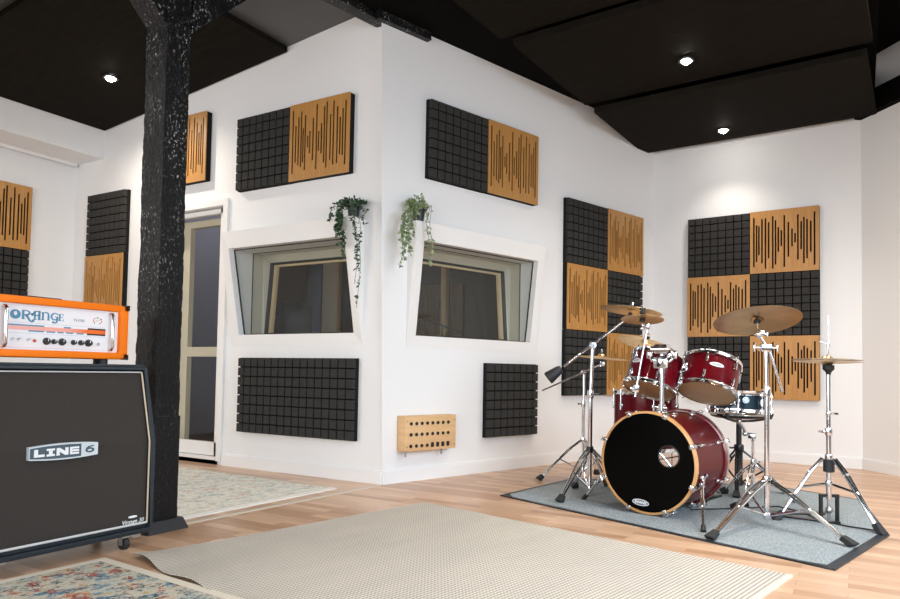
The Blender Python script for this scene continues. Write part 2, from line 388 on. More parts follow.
# ceilings
def lz(x): return 3.43 + 0.1 * x           # left ceiling line (x negative)
mb = MB(); zt = 0.045
mb.hexa([(-4.0, -7.5, lz(-4.0) + zt), (-0.06, -7.5, lz(0) + zt), (-0.06, 0.1, lz(0) + zt), (-4.0, 0.1, lz(-4.0) + zt), (-4.0, -7.5, 3.8), (-0.06, -7.5, 3.8), (-0.06, 0.1, 3.8), (-4.0, 0.1, 3.8)])
struct(mb.build('ceiling_left', M['grey_ceiling'], smooth=False), 'dark grey sloping ceiling over the entrance', 'ceiling')
mb = MB(); mb.box((-0.06, -7.5, 3.35), (3.05, 3.6, 3.5)); mb.box((3.05, -7.5, 3.66), (6.5, 3.6, 3.8));
struct(mb.build('ceiling', M['ceiling'], smooth=False), 'black ceiling over the drum area', 'ceiling')
mb = MB(wallm(Fo, RZ['F'])); mb.box((0.0, -0.07, 3.135), (3.2, 0, 3.33)); struct(mb.build('trim_3', M['ceiling'], smooth=False), 'black beam along the top of the right-hand wall', 'beam')
# beam over the old wall line, with the boards
mb = MB(wallm(Vector((0.06, 0.40, 0)), math.atan2(0.78, 0.175) - PI / 2)); mb.box((-0.11, -7.4, 3.315), (0.0, 0, 3.5), bevel=0.01); mb.m = wallm(Vector((0, 0, 0)), RZ['R']); mb.box((-0.14, -0.05, 3.288), (0.33, -0.001, 3.42))
struct(mb.build('trim_4', M['timber']), 'black timber beam running from the corner over the post', 'beam')
def slab(name, label, cx0, cx1, y0, y1, zc, th, rz, material=None):
    mb = MB(); mb.hexa([(cx0, y0, zc[0]), (cx1, y0, zc[1]), (cx1, y1, zc[1]), (cx0, y1, zc[0]), (cx0, y0, zc[0] + th), (cx1, y0, zc[1] + th), (cx1, y1, zc[1] + th), (cx0, y1, zc[0] + th)])
    return mb
def board(name, label, m, a, b, z, dz, th=0.05):
    (x0, y0), (x1, y1) = a, b
    t = thing(name, label, 'ceiling board', m @ Vector(((x0 + x1) / 2, (y0 + y1) / 2, z)), 0, None)
    inv = Matrix.Translation(-t.location) @ m
    mb = MB(inv)
    mb.hexa([(x0, y0, z - 0), (x1, y0, z), (x1, y1, z + dz), (x0, y1, z + dz), (x0, y0, z + th), (x1, y0, z + th), (x1, y1, z + dz + th), (x0, y1, z + dz + th)])
    mb.build('panel', M['slab'], t, smooth=False)
    hb = MB(inv)
    for fx in (0.2, 0.8):
        x = x0 + (x1 - x0) * fx
        for fy in (0.25, 0.75):
            y = y0 + (y1 - y0) * fy
            hb.cyl((x, y, z + dz * fy + th * 0.5), (x, y, 3.352 if z > 3.1 and a[0] > -0.5 else z + dz * fy + th + 0.02), 0.008)
    hb.build('hanger', M['black_metal'], t)
    return t
Bm = Matrix.Translation(Vector((0.83, 1.80, 0))) @ Matrix.Rotation(dB, 4, 'Z')
board('ceiling_board', 'black ceiling board holding the lower of the two right spotlights', Bm, (0.04, 0.06), (2.15, 1.36), 3.14, -0.01)
board('ceiling_board', 'wide black ceiling board holding the upper right spotlight', Bm, (-0.02, -1.28), (2.19, 0.0), 3.215, -0.015)
board('ceiling_board', 'black ceiling board cut by the top edge, right of the corner', Bm, (-0.10, -2.9), (2.19, -1.33), 3.27, -0.01)
# left board follows the slope
t = thing('ceiling_board', 'black sloping ceiling board above the door with the left spotlight', 'ceiling board', (-2.1, -0.8, lz(-2.1)))
mb = MB(Matrix.Translation(-t.location)); x0, x1 = -3.43, -1.02
mb.hexa([(x0, -1.52, lz(x0)), (x1, -1.52, lz(x1)), (x1, -0.015, lz(x1)), (x0, -0.015, lz(x0)), (x0, -1.52, lz(x0) + 0.043), (x1, -1.52, lz(x1) + 0.043), (x1, -0.015, lz(x1) + 0.043), (x0, -0.015, lz(x0) + 0.043)])
mb.build('panel', M['slab'], t, smooth=False)
t = thing('ceiling_board', 'black ceiling board at the top left corner of the photo', 'ceiling board', (-2.1, -2.6, lz(-2.1) - 0.06))
mb = MB(Matrix.Translation(-t.location))
mb.hexa([(-3.3, -3.4, lz(-3.3) - .05), (x1, -3.4, lz(x1) - .05), (x1, -1.72, lz(x1) - .05), (-3.3, -1.72, lz(-3.3) - .05), (-3.3, -3.4, lz(-3.3) + .04), (x1, -3.4, lz(x1) + .04), (x1, -1.72, lz(x1) + .04), (-3.3, -1.72, lz(-3.3) + .04)])
mb.build('panel', M['slab'], t, smooth=False)
# baseboards
def base(name, m, x0, x1):
    mb = MB(m); mb.box((x0, -0.014, 0), (x1, 0, 0.085)); mb.box((x0, -0.010, 0.085), (x1, 0, 0.098))
    struct(mb.build(name, M['wall'], smooth=False), 'white baseboard along the ' + name[10:].replace('_', ' ') + ' wall', 'baseboard')
base('baseboard_left', wallm(Vector((0, 0, 0)), 0), -1.64, 0.0)
base('baseboard_entrance', wallm(Vector((0, 0, 0)), 0), -LEFT, -2.68)
base('baseboard_right', wallm(Vector((0, 0, 0)), RZ['R']), 0.0, RL)
base('baseboard_back', wallm(Bo, RZ['B']), 0, BL)
base('baseboard_far_right', wallm(Fo, RZ['F']), 0, 3.2)
base('baseboard_far_left', wallm(Vector((TVX, 0, 0)), PI / 2), -7.4, 0)
# threshold strip on the floor
mb = MB(); a = Vector((0.012, -0.04, 0)); b = Vector((-0.085, -1.60, 0)); d = (b - a).normalized(); nn = Vector((-d.y, d.x, 0)) * 0.019
mb.hexa([a - nn, a + nn, b + nn, b - nn, a - nn * .6 + Vector((0, 0, .006)), a + nn * .6 + Vector((0, 0, .006)), b + nn * .6 + Vector((0, 0, .006)), b - nn * .6 + Vector((0, 0, .006))])
struct(mb.build('trim_5', M['threshold'], smooth=False), 'pale metal threshold strip across the floor', 'threshold')

# ---------------------------------------------------------------- windows
def ring(mb, O, I):
    """quad ring between two 4-point loops"""
    vo = [mb._v(p) for p in O]; vi = [mb._v(p) for p in I]
    for k in range(4): mb.bm.faces.new((vo[k], vo[(k + 1) % 4], vi[(k + 1) % 4], vi[k]))
def rect(x0, x1, z0, z1, y0, y1):   # y0 at the bottom, y1 at the top
    return [(x0, y0, z0), (x1, y0, z0), (x1, y1, z1), (x0, y1, z1)]
def window(name, label, m, hole, top, mirror):
    x0, x1, z0, z1 = hole
    root = bpy.data.objects.new(name, None); col.objects.link(root); root.matrix_world = m; struct(root, label, 'window')
    bt = 0.005
    # tilted white casing, standing further off the wall at its top
    mb = MB(); O = rect(x0 - 0.085, x1 + 0.085, z0 - 0.09, z1 + 0.135, -0.0015, -top * 1.12); I = rect(x0, x1, z0, z1, -bt, -top)
    W = rect(x0 - 0.085, x1 + 0.085, z0 - 0.09, z1 + 0.135, 0.0, 0.0)
    D = rect(x0, x1, z0, z1, 0.12, 0.12)
    ring(mb, O, I); ring(mb, W, O); ring(mb, I, D)
    mb.build('casing', M['trim'], root, smooth=False)
    # front pane with its gasket, parallel to the casing front
    off = 0.05; e = 0.004
    G = rect(x0 + e, x1 - e, z0 + e, z1 - e, -bt + off, -top + off); G2 = rect(x0 + .012, x1 - .012, z0 + .010, z1 - .010, -bt + off, -top + off)
    mb = MB(); ring(mb, G, G2)
    G3 = [(a, b + .008, c) for a, b, c in G2]; G4 = [(a, b + .008, c) for a, b, c in G]; ring(mb, G2, G3); ring(mb, G3, G4)
    mb.build('gasket', M['gasket'], root, smooth=False)
    mb = MB(); mb.hexa([p for p in G] + [(a, b + .006, c) for a, b, c in G]); mb.build('front_pane', M['glass'], root, smooth=False)
    # lining between the panes and the inner frame, tilted the other way
    mb = MB(); D0 = rect(x0, x1, z0, z1, 0.12, 0.12); D1 = rect(x0, x1, z0, z1, 0.24, 0.24); ring(mb, D0, D1)
    J = rect(x0 + .022, x1 - .022, z0 + 0.02, z1 - .055, 0.25, 0.30); ring(mb, D1, J)
    J2 = [(a, b + .05, c) for a, b, c in J]; ring(mb, J, J2)
    mb.build('lining', M['window_frame'], root, smooth=False)
    mb = MB(); K = rect(x0 + .040, x1 - .040, z0 + .03, z1 - .071, 0.262, 0.312); K0 = [(a, b - .004, c) for a, b, c in J]; ring(mb, K0, K); Kb = [(a, b + .03, c) for a, b, c in K]; ring(mb, K, Kb)
    mb.build('inner_gasket', M['gasket'], root, smooth=False)
    mb = MB()
    for sx in ((x0 + .040, x0 + .072), (x1 - .072, x1 - .040)):
        q = [(sx[0], 0.275, z0 + .03), (sx[1], 0.275, z0 + .03), (sx[1], 0.325, z1 - .071), (sx[0], 0.325, z1 - .071)]
        mb.hexa(q + [(a, b + .03, c) for a, b, c in q])
    q = [(x0 + .040, 0.321, z1 - .088), (x1 - .040, 0.321, z1 - .088), (x1 - .040, 0.325, z1 - .071), (x0 + .040, 0.325, z1 - .071)]
    mb.hexa(q + [(a, b + .03, c) for a, b, c in q])
    mb.build('glazing_bead', M['bead_wood'], root, smooth=False)
    mb = MB(); S0 = rect(x0, x1, z0, z1, .119, .119); S1 = rect(x0 + .004, x1 - .004, z0 + .004, z1 - .004, .119, .119); ring(mb, S0, S1); ring(mb, S1, [(a, b + .007, c) for a, b, c in S1]); ring(mb, [(a, b + .007, c) for a, b, c in S1], [(a, b + .007, c) for a, b, c in S0])
    mb.build('seam', M['gasket'], root, smooth=False)
    mb = MB(); q = rect(x0 + .040, x1 - .040, z0 + .03, z1 - .071, 0.30, 0.35); mb.hexa(q + [(a, b + .006, c) for a, b, c in q]); mb.build('rear_pane', M['glass'], root, smooth=False)
    return root
window('window_1', 'tilted control room window in the left booth wall', wallm(Vector((0, 0, 0)), 0), LWIN, 0.135, False)
window('window_2', 'tilted control room window in the right booth wall', wallm(Vector((0, 0, 0)), RZ['R']), RWIN, 0.088, True)

# ---------------------------------------------------------------- glazed door
root = bpy.data.objects.new('door_1', None); col.objects.link(root); struct(root, 'cream framed glazed door left of the left window', 'door')
x0, x1, z0, z1 = DOOR
mb = MB(); c = 0.055
mb.box((x0 - c, -0.022, 0.0), (x0, 0.0, z1 + c)); mb.box((x1, -0.022, 0.03), (x1 + c, 0.0, z1 + c)); mb.box((x0, -0.022, z1), (x1, 0.0, z1 + c)); mb.box((x0, -0.012, 0.035), (x1, 0.12, 0.06))
mb.build('casing', M['trim'], root, smooth=False)
mb = MB(); mb.box((x0, 0.0, 0.0), (x1, 0.12, 0.035)); mb.build('sill', mat('grey_sill', (0.32, 0.31, 0.27), 0.5), root, smooth=False)
mb = MB()
for a, b in ((x0 + .01, x0 + .085), (x1 - .085, x1 - .01)): mb.box((a, 0.03, 0.065), (b, 0.075, z1 - .01))
mb.box((x0, 0.03, 0.065), (x1, 0.075, 0.175)); mb.box((x0, 0.03, z1 - .05), (x1, 0.075, z1 - .01))
mb.build('leaf_frame', M['trim'], root, smooth=False)
mb = MB(); mb.box((x0 + .08, 0.05, 0.17), (x1 - .08, 0.056, z1 - .05)); mb.build('pane', M['glass'], root, smooth=False)
# second leaf behind the glass
mb = MB(); y = 0.16
mb.box((-2.44, y, 0.02), (-2.335, y + .05, 2.12)); mb.box((-1.70, y, 0.02), (-1.62, y + .05, 2.12)); mb.box((-2.335, y, 2.06), (-1.7, y + .05, 2.12)); mb.box((-2.335, y, 0.90), (-1.7, y + .05, 0.985)); mb.box((-2.335, y, 0.02), (-1.7, y + .05, 0.14))
mb.build('inner_leaf_frame', M['cream'], root, smooth=False)

# ---------------------------------------------------------------- booth behind the windows
mb = MB(); mb.box((TVX, 3.6, 0), (0.2, 3.7, 3.2)); struct(mb.build('wall_booth_back', M['booth_wall'], smooth=False), 'dark back wall of the booth seen through the windows', 'wall')
mb = MB(); mb.box((TVX - 0.12, 0.12, 0), (TVX, 3.7, 3.2)); struct(mb.build('wall_booth_left', M['curtain'], smooth=False), 'blue grey end wall, blue light painted in, seen through the door glass', 'wall')
mb = MB(); q = [(TVX - .1, .12), (-.1, .12), tuple((Rd * 3.4 - Rn * .12)[:2]), (.8, 3.7), (TVX - .1, 3.7)]; mb.poly([(x, y, z) for z in (3.0, 3.1) for x, y in q], [(0, 1, 2, 3, 4), (5, 6, 7, 8, 9)] + [(k, (k + 1) % 5, 5 + (k + 1) % 5, 5 + k) for k in range(5)]); struct(mb.build('ceiling_booth', M['booth_wall'], smooth=False), 'dark booth ceiling', 'ceiling')
mb = MB(); mb.box((TVX, 0.12, 0), (-0.2, 3.6, 0.012)); struct(mb.build('floor_booth', M['booth_floor'], smooth=False), 'dark wooden booth floor', 'floor')
# partition post & slatted absorber & speaker & mic stand inside
t = thing('door_post', 'cream door post inside the booth, at the right side of the left window', 'post', (-3.60, 3.50, 0.012))
mb = MB(); mb.box((-.13, -.04, 0), (.13, .04, 2.6), bevel=.004); mb.build('jamb', M['cream'], t)
mb = MB(); mb.box((.1301, -.03, 0), (.16, .03, 2.6)); mb.build('edge', M['pale_wood'], t)
t = thing('timber_post', 'pale wooden post inside the booth, seen through the right window', 'post', (-1.16, 2.65, 0.012))
mb = MB(); mb.box((-.035, -.035, 0), (.035, .035, 2.98), bevel=.004); mb.build('shaft', M['pale_wood'], t)
mb = MB(); mb.box((-.07, -.05, 1.35), (-.0351, .05, 1.62), bevel=.006); mb.build('bracket', M['black_metal'], t)
t = thing('slatted_absorber', 'brown slatted absorber inside the booth, left in the right window', 'acoustic panel', (-1.95, 3.6, 1.0))
mb = MB(); mb.box((-.5, -.03, 0), (.5, 0, 0.95)); mb.build('backing', M['foam_core'], t, smooth=False)
mb = MB()
for k in range(26): mb.box((-.49 + k * .038, -.05, 0.01), (-.49 + k * .038 + .024, -.03, .94))
mb.build('slats', M['slat_brown'], t, smooth=False)
t = thing('curtain', 'brown pleated curtain inside the booth, seen through the left window', 'curtain', (-3.80, 2.55, 0.05), PI / 2)
mb = MB(); N = 90; pts = [(-0.66 + 1.32 * i / N, 0.035 * math.sin(i * 1.25)) for i in range(N + 1)]
va = [mb._v((x, y, 0)) for x, y in pts]; vb = [mb._v((x, y, 2.6)) for x, y in pts]
for i in range(N): mb.bm.faces.new((va[i], va[i + 1], vb[i + 1], vb[i]))
mb.build('cloth', mat('brown_cloth', (0.060, 0.030, 0.014), 0.9), t)
mb = MB(); mb.cyl((-.7, 0, 2.62), (.7, 0, 2.62), .015); mb.build('rail', M['black_metal'], t)
t = thing('studio_speaker', 'dark speaker on a stand in the booth, seen through the left window', 'speaker', (-2.12, 1.24, 0.012), -0.5)
mb = MB(); mb.box((-.19, -.15, 1.02), (.19, .15, 1.46), bevel=.012); mb.build('cabinet', M['black_plastic'], t)
mb = MB(); mb.lathe([(0, -.0), (.09, .004), (.12, .012), (.135, .004), (.135, -.005)], frame((0, -.15, 1.17), (0, -1, 0))); mb.lathe([(0, .004), (.03, .01), (.05, .003), (.05, -.003)], frame((0, -.15, 1.37), (0, -1, 0))); mb.build('cone', M['rubber'], t)
mb = MB(); mb.cyl((0, 0, .02), (0, 0, 1.02), .03); mb.box((-.17, -.17, 0), (.17, .17, .02)); mb.box((-.16, -.13, 1.0), (.16, .13, 1.02)); mb.build('stand', M['black_metal'], t)
t = thing('boom_microphone', 'microphone on a boom stand inside the booth, behind the right window', 'microphone', (-0.62, 1.75, 0.012))
mb = MB(); mb.cyl((0, 0, .02), (0, 0, 1.25), .012); mb.lathe([(0, 0), (.14, 0), (.14, .012), (.02, .025), (0, .025)]); mb.tube([(.18, .1, 1.17), (-.1, -.05, 1.28), (-.45, -.22, 1.36)], .009); mb.build('boom_stand', M['black_metal'], t)
mb = MB(); mb.cyl((-.45, -.22, 1.38), (-.47, -.23, 1.22), .028, .024); mb.ball((-.45, -.22, 1.38), .03); mb.build('capsule', M['black_plastic'], t)
t = thing('desk', 'dark desk with a shelf in the booth, low in the right window', 'desk', (-1.25, 3.1, 0.012))
mb = MB(); mb.box((-.75, -.35, 1.02), (.75, .35, 1.06), bevel=.005); mb.build('top', M['booth_wall'], t)
mb = MB(); mb.box((-.72, -.3, 0), (-.68, .3, 1.02)); mb.box((.68, -.3, 0), (.72, .3, 1.02)); mb.box((-.68, .26, .4), (.68, .3, 1.02)); mb.build('frame', M['black_metal'], t, smooth=False)

# ---------------------------------------------------------------- acoustic tiles
SZ = 0.598; H2 = SZ / 2
BS = [392,406,418,434,452,468,489,503,517,532,547,567,585,600,614,630,643,658,676,694]
BT = [140,175,180,145,140,160,130,150,185,200,125,160,192,215,122,155,135,145,155,108]
BB = [384,358,325,365,392,340,392,372,308,280,384,333,282,263,348,297,366,343,310,375]
LS = [342,357,372,386,396,407,421,432,448,466,477,491,505,517,536,551,570,584,597,610]
LT = [155,230,185,155,240,175,280,255,190,120,255,215,130,105,170,100,130,185,140,98]
LB = [475,417,430,440,415,455,340,370,405,450,357,370,417,443,403,428,422,375,380,428]
def norm(S, T, B, xa, xb, ta, tb, ba, bb):
    out = []
    for x, a, b in zip(S, T, B):
        f = (x - xa) / (xb - xa); top = ta + (tb - ta) * f; bot = ba + (bb - ba) * f
        out.append((f, (a - top) / (bot - top), (b - top) / (bot - top)))
    return out
PAT = {'a': norm(BS, BT, BB, 372, 716, 112, 77, 417, 400), 'b': norm(LS, LT, LB, 324, 629, 130, 57, 514, 466)}
def make_foam():
    t = thing('foam_panel', 'x', 'acoustic panel')
    mb = MB(); mb.box((-H2, -0.030, 0), (H2, 0, SZ)); mb.build('backing', M['foam_core'], t, smooth=False)
    mb = MB(); p = SZ / 8; g = 0.0045
    for i in range(8):
        for j in range(8):
            mb.box((-H2 + i * p + g, -0.060, j * p + g), (-H2 + (i + 1) * p - g, -0.0295, (j + 1) * p - g))
    bmesh.ops.bevel(mb.bm, geom=[e for e in mb.bm.edges if all(v.co.y < -0.04 for v in e.verts)], offset=0.003, segments=1, affect='EDGES')
    mb.build('blocks', M['foam'], t, smooth=False); return t
def make_wave(key):
    t = thing('wave_panel', 'x', 'acoustic panel')
    mb = MB(); mb.box((-H2 + .002, -0.042, 0.002), (H2 - .002, 0, SZ - .002)); mb.box((-H2 + .002, -0.051, 0.002), (-H2 + .012, -.042, SZ - .002)); mb.box((H2 - .012, -0.051, 0.002), (H2 - .002, -.042, SZ - .002)); mb.box((-H2 + .012, -0.051, 0.002), (H2 - .012, -.042, .02)); mb.box((-H2 + .012, -0.051, SZ - .02), (H2 - .012, -.042, SZ - .002)); mb.build('foam_core', M['foam_core'], t, smooth=False)
    mb = MB(); w = 0.0074; x = -H2; y0, y1 = -0.0600, -0.0512
    for f, a, b in PAT[key]:
        cx = -H2 + f * SZ; za, zb = SZ * (1 - b), SZ * (1 - a)
        mb.box((x, y0, 0), (cx - w, y1, SZ)); mb.box((cx - w, y0, 0), (cx + w, y1, za)); mb.box((cx - w, y0, zb), (cx + w, y1, SZ)); x = cx + w
    mb.box((x, y0, 0), (H2, y1, SZ)); mb.build('slotted_face', M['veneer'], t, smooth=False); return t
proto = {'f': make_foam(), 'a': make_wave('a'), 'b': make_wave('b')}; used = set()
def tile(k, w, p, label, group=None):
    if k in used: o = copy_tree(proto[k])
    else: o = proto[k]; used.add(k)
    o.location = p; o.rotation_euler = (0, 0, RZ[w]); o['label'] = label
    if group: o['group'] = group
GA = 'acoustic tiles on the walls'
def uL(u): return u
tile('f', 'L', onL(1.222, 2.257), 'charcoal foam tile above the left window', GA)
tile('b', 'L', onL(0.622, 2.257), 'slotted wood tile above the left window', GA)
tile('f', 'L', onL(1.128, 0.290), 'charcoal foam tile under the left window, left half of the pair', GA)
tile('f', 'L', onL(0.528, 0.290), 'charcoal foam tile under the left window, right half of the pair', GA)
tile('b', 'L', onL(2.195, 2.398), 'slotted wood tile over the glazed door, half behind the post', GA)
tile('f', 'L', onL(3.300, 1.860), 'charcoal foam tile left of the black post, above a wood tile', GA)
tile('b', 'L', onL(3.300, 1.260), 'slotted wood tile left of the black post, behind the orange amplifier', GA)
tile('b', 'T', Vector((TVX, -0.745, 1.873)), 'slotted wood tile at the left edge of the photo', GA)
tile('f', 'T', Vector((TVX, -0.745, 1.273)), 'charcoal foam tile at the left edge, just above the orange amplifier', GA)
tile('f', 'R', onR(0.631, 2.249), 'charcoal foam tile above the right window', GA)
tile('b', 'R', onR(1.231, 2.249), 'slotted wood tile above the right window', GA)
tile('f', 'R', onR(1.268, 0.279), 'single charcoal foam tile low under the right window', GA)
names = ['top', 'middle', 'bottom']
for r in range(3):
    for c in range(2):
        side = 'left' if c == 0 else 'right'
        foam = (r + c) % 2 == 0
        kind = 'charcoal foam tile' if foam else 'slotted wood tile'
        tile('f' if foam else 'b', 'R', onR(1.941 + .3 + .6 * c, 2.404 - .6 * (r + 1)), f'{kind}, {names[r]} row, {side} column of the block beside the right window', GA)
        tile('f' if foam else 'a', 'B', onB(0.3725 + .3 + .6 * c, 2.393 - .6 * (r + 1)), f'{kind}, {names[r]} row, {side} column of the block behind the drums', GA)

# ---------------------------------------------------------------- wall box
t = thing('wall_connection_box', 'pale plywood box with rows of black sockets on the wall', 'connection box', onR(0.360, 0.23), RZ['R'])
# inner face of the box at R-wall, front at 0.10
W, Hh, D = 0.475, 0.250, 0.10
mb = MB(); mb.box((-W / 2, -D, 0), (W / 2, -.0005, Hh), bevel=.003); mb.build('case', M['birch'], t)
for j, zz in enumerate((0.196, 0.118, 0.036)):
    for i in range(8):
        mb = MB(); x = -0.188 + i * 0.0497
        mb2 = (j == 2 and i >= 4)
        if mb2: mb.box((x - .0135, -D - .003, zz - .015), (x + .0135, -D + .002, zz + .019))
        else: mb.lathe([(0, .003), (.008, .003), (.0125, .0045), (.0125, -.002)], frame((x, -D, zz), (0, -1, 0)), 16)
        mb.build('square_socket' if mb2 else 'round_socket', M['black_plastic'], t)
for x in (-.222, .224):
    for zz in (.03, .215): mb = MB(); mb.lathe([(0, .002), (.0035, .002), (.004, -.001)], frame((x, -D, zz), (0, -1, 0)), 10); mb.build('screw', M['black_metal'], t)
for x in (-.205, .13): mb = MB(); mb.cyl((x, -.06, -.042), (x, -.06, .001), .008); mb.build('cable_gland', M['grey_print'], t)

# ---------------------------------------------------------------- hanging plants
def plant(label, p, rz, strands, leafmat, seedv, bush, dep=.16):
    rnd = random.Random(seedv)
    t = thing('hanging_plant', label, 'plant', p, rz, None)
    mb = MB(); mb.lathe([(0, 0), (.036, 0), (.046, .075), (.050, .078), (.050, .09), (.042, .09), (.040, .07), (0, .07)], Matrix.Translation((0, -.060, 0)), 20); mb.build('pot', M['black_plastic'], t)
    mb = MB(); mb.lathe([(0, .071), (.040, .071)], Matrix.Translation((0, -.060, 0)), 20); mb.build('soil', M['booth_floor'], t)
    lf = MB(); st = MB()
    def leaf(p, d, L):
        d = Vector(d).normalized(); s = d.cross(Vector((rnd.uniform(-1, 1), rnd.uniform(-1, 1), rnd.uniform(-.3, 1)))).normalized(); up = s.cross(d); p = Vector(p)
        if p.y > -.004: p.y = -.004
        q = [p, p + d * L * .35 + s * L * .27 + up * L * .05, p + d * L * .75 + s * L * .17, p + d * L - up * L * .08, p + d * L * .75 - s * L * .17, p + d * L * .35 - s * L * .27 + up * L * .05]
        for v in q: v.y = min(v.y, -.002)
        lf.poly(q + [p + d * L * .5 - up * L * .04], [(0, 1, 6), (1, 2, 6), (2, 3, 6), (3, 4, 6), (4, 5, 6), (5, 0, 6)])
    for (xa, xe, ze, n) in strands:
        pts = []; yy = -dep - .02 - rnd.uniform(0, .03)
        arch = rnd.uniform(.02, .05)
        for k in range(14):
            f = k / 13.0
            z = .08 + arch * math.sin(min(1, f * 4) * PI) * (1 if f < .25 else 0) + (ze - .08) * max(0, (f - .12) / .88)
            x = xa + (xe - xa) * min(1, f * 2.2) ** .8 + .012 * math.sin(f * 9 + xe * 50)
            pts.append((x, -.06 + (yy + .06) * min(1, f * 6), z))
        st.tube(pts, .0016, 5)
        for k in range(n):
            f = rnd.random() * 12.99; i = int(f); a = Vector(pts[i]).lerp(Vector(pts[i + 1]), f - i)
            leaf(a, (rnd.uniform(-1, 1), rnd.uniform(-1, .35), rnd.uniform(-.9, .5)), rnd.uniform(.019, .034))
    for k in range(bush[0]):
        a = rnd.uniform(0, 2 * PI); r = rnd.random() ** .6 * bush[1]
        c = Vector((r * math.cos(a) + bush[2], -.06 + .05 * math.sin(a), .10 + rnd.random() * bush[3] * (1 - r / (bush[1] * 1.3))))
        leaf(c, (math.cos(a), -abs(math.sin(a)) * .6, rnd.uniform(-.3, .9)), rnd.uniform(.02, .036))
    st.build('vine', M['stem'], t); lf.build('foliage', leafmat, t, smooth=False)
plant('dark green trailing plant in a small black pot on the left window casing', onL(0.262, 1.901), 0.0,
      [(-.03, .0, -.24, 90), (-.05, -.025, -.14, 80), (-.02, .02, -.32, 55), (-.03, .01, -.10, 70), (-.04, -.035, -.20, 65), (.04, .165, -.66, 65), (.04, .155, -.50, 60), (.05, .17, -.26, 50), (.05, .20, -.08, 34), (-.04, -.10, -.02, 30)], M['leaf'], 3, (170, .11, 0.0, .065))
plant('pale green trailing plant in a small black pot on the right window casing', onR(0.235, 1.896), RZ['R'],
      [(-.05, -.19, -.32, 105), (-.05, -.22, -.20, 90), (-.04, -.15, -.27, 90), (-.03, -.13, -.14, 70), (-.06, -.23, -.37, 60), (-.05, -.21, -.12, 70), (.05, .035, -.32, 36), (.05, .02, -.18, 34)], M['leaf_pale'], 5, (150, .085, -.02, .10), .115)

# ---------------------------------------------------------------- timber post
t = thing('timber_post', 'rough black timber post standing on a plinth beside the speaker cabinet', 'post', (-0.12, -1.703, 0))
mb = MB()
from mathutils import noise as mn
def timber_prism(mb, sec, z0, z1, step, amp, m=None):
    """rough hewn square timber: a fine skin with a noisy surface"""
    per = []
    for (xa, ya), (xb, yb_) in zip(sec, sec[1:] + sec[:1]):
        k = max(2, round(math.hypot(xb - xa, yb_ - ya) / step))
        for i in range(k): per.append((xa + (xb - xa) * i / k, ya + (yb_ - ya) * i / k))
    cx = sum(p[0] for p in sec) / len(sec); cy = sum(p[1] for p in sec) / len(sec)
    n = round((z1 - z0) / step); prev = None
    for j in range(n + 1):
        z = z0 + (z1 - z0) * j / n; rg = []
        for x, y in per:
            q = Vector((x, y, z)); d = Vector((x - cx, y - cy, 0)).normalized()
            h = amp * (mn.noise(Vector((x * 9, y * 9, z * 3.2))) * 1.1 + .8 * mn.noise(Vector((x * 60, y * 60, z * 26))) + .45 * mn.noise(Vector((x * 140, y * 140, z * 90))))
            rg.append(mb._v(q + d * h, m))
        if prev:
            for k in range(len(per)): mb.bm.faces.new((prev[k], prev[(k + 1) % len(per)], rg[(k + 1) % len(per)], rg[k]))
        else: mb.bm.faces.new(rg[::-1])
        prev = rg
    mb.bm.faces.new(prev)
timber_prism(mb, [(-.085, -.075), (.08, -.075), (.08, .07), (-.085, .07)], 0.0, .56, .012, .0012)
timber_prism(mb, [(-.078, -.078), (.082, -.078), (.082, .058), (-.078, .058)], 0.5605, 3.31, .007, .0042)
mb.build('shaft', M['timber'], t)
mb = MB(); mb.hexa([(-.125, -.115, 0), (.12, -.115, 0), (.12, .11, 0), (-.125, .11, 0), (-.105, -.095, .055), (.10, -.095, .055), (.10, .09, .055), (-.105, .09, .055)]); mb.build('plinth', M['rubber'], t, smooth=False)
for sg, zb in ((1, 2.52), (-1, 2.50)):
    mb = MB(); y0 = .07 if sg > 0 else -.075; L = .58; w = .072
    mb.hexa([(-w, y0, zb), (w, y0, zb), (w, y0, zb + .20), (-w, y0, zb + .20), (-w, y0 + sg * L, zb + L), (w, y0 + sg * L, zb + L), (w, y0 + sg * L, zb + L + .2), (-w, y0 + sg * L, zb + L + .2)])
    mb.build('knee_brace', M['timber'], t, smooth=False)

# ---------------------------------------------------------------- speaker cabinet (front faces +x ; local x = right = +y)
t = thing('speaker_cabinet', 'large black guitar speaker cabinet with a slanted upper front on casters', 'speaker cabinet', (0.0, -2.281, 0), PI / 2)
def fy(z):   # local y of the front plane at height z (front towards -y)
    return -0.160 if z <= .472 else -0.160 + (z - .472) / (.812 - .472) * .082
W = .38; DB = .20; zb, zt = .062, .812
mb = MB()
prof = [(fy(zb), zb), (fy(.472), .472), (fy(zt), zt), (DB, zt), (DB, zb)]
vs = [[mb._v((sx * W, y, z)) for y, z in prof] for sx in (-1, 1)]
mb.bm.faces.new(vs[0]); mb.bm.faces.new(vs[1][::-1])
for k in range(5): mb.bm.faces.new((vs[0][k], vs[0][(k + 1) % 5], vs[1][(k + 1) % 5], vs[1][k]))
bmesh.ops.recalc_face_normals(mb.bm, faces=mb.bm.faces)
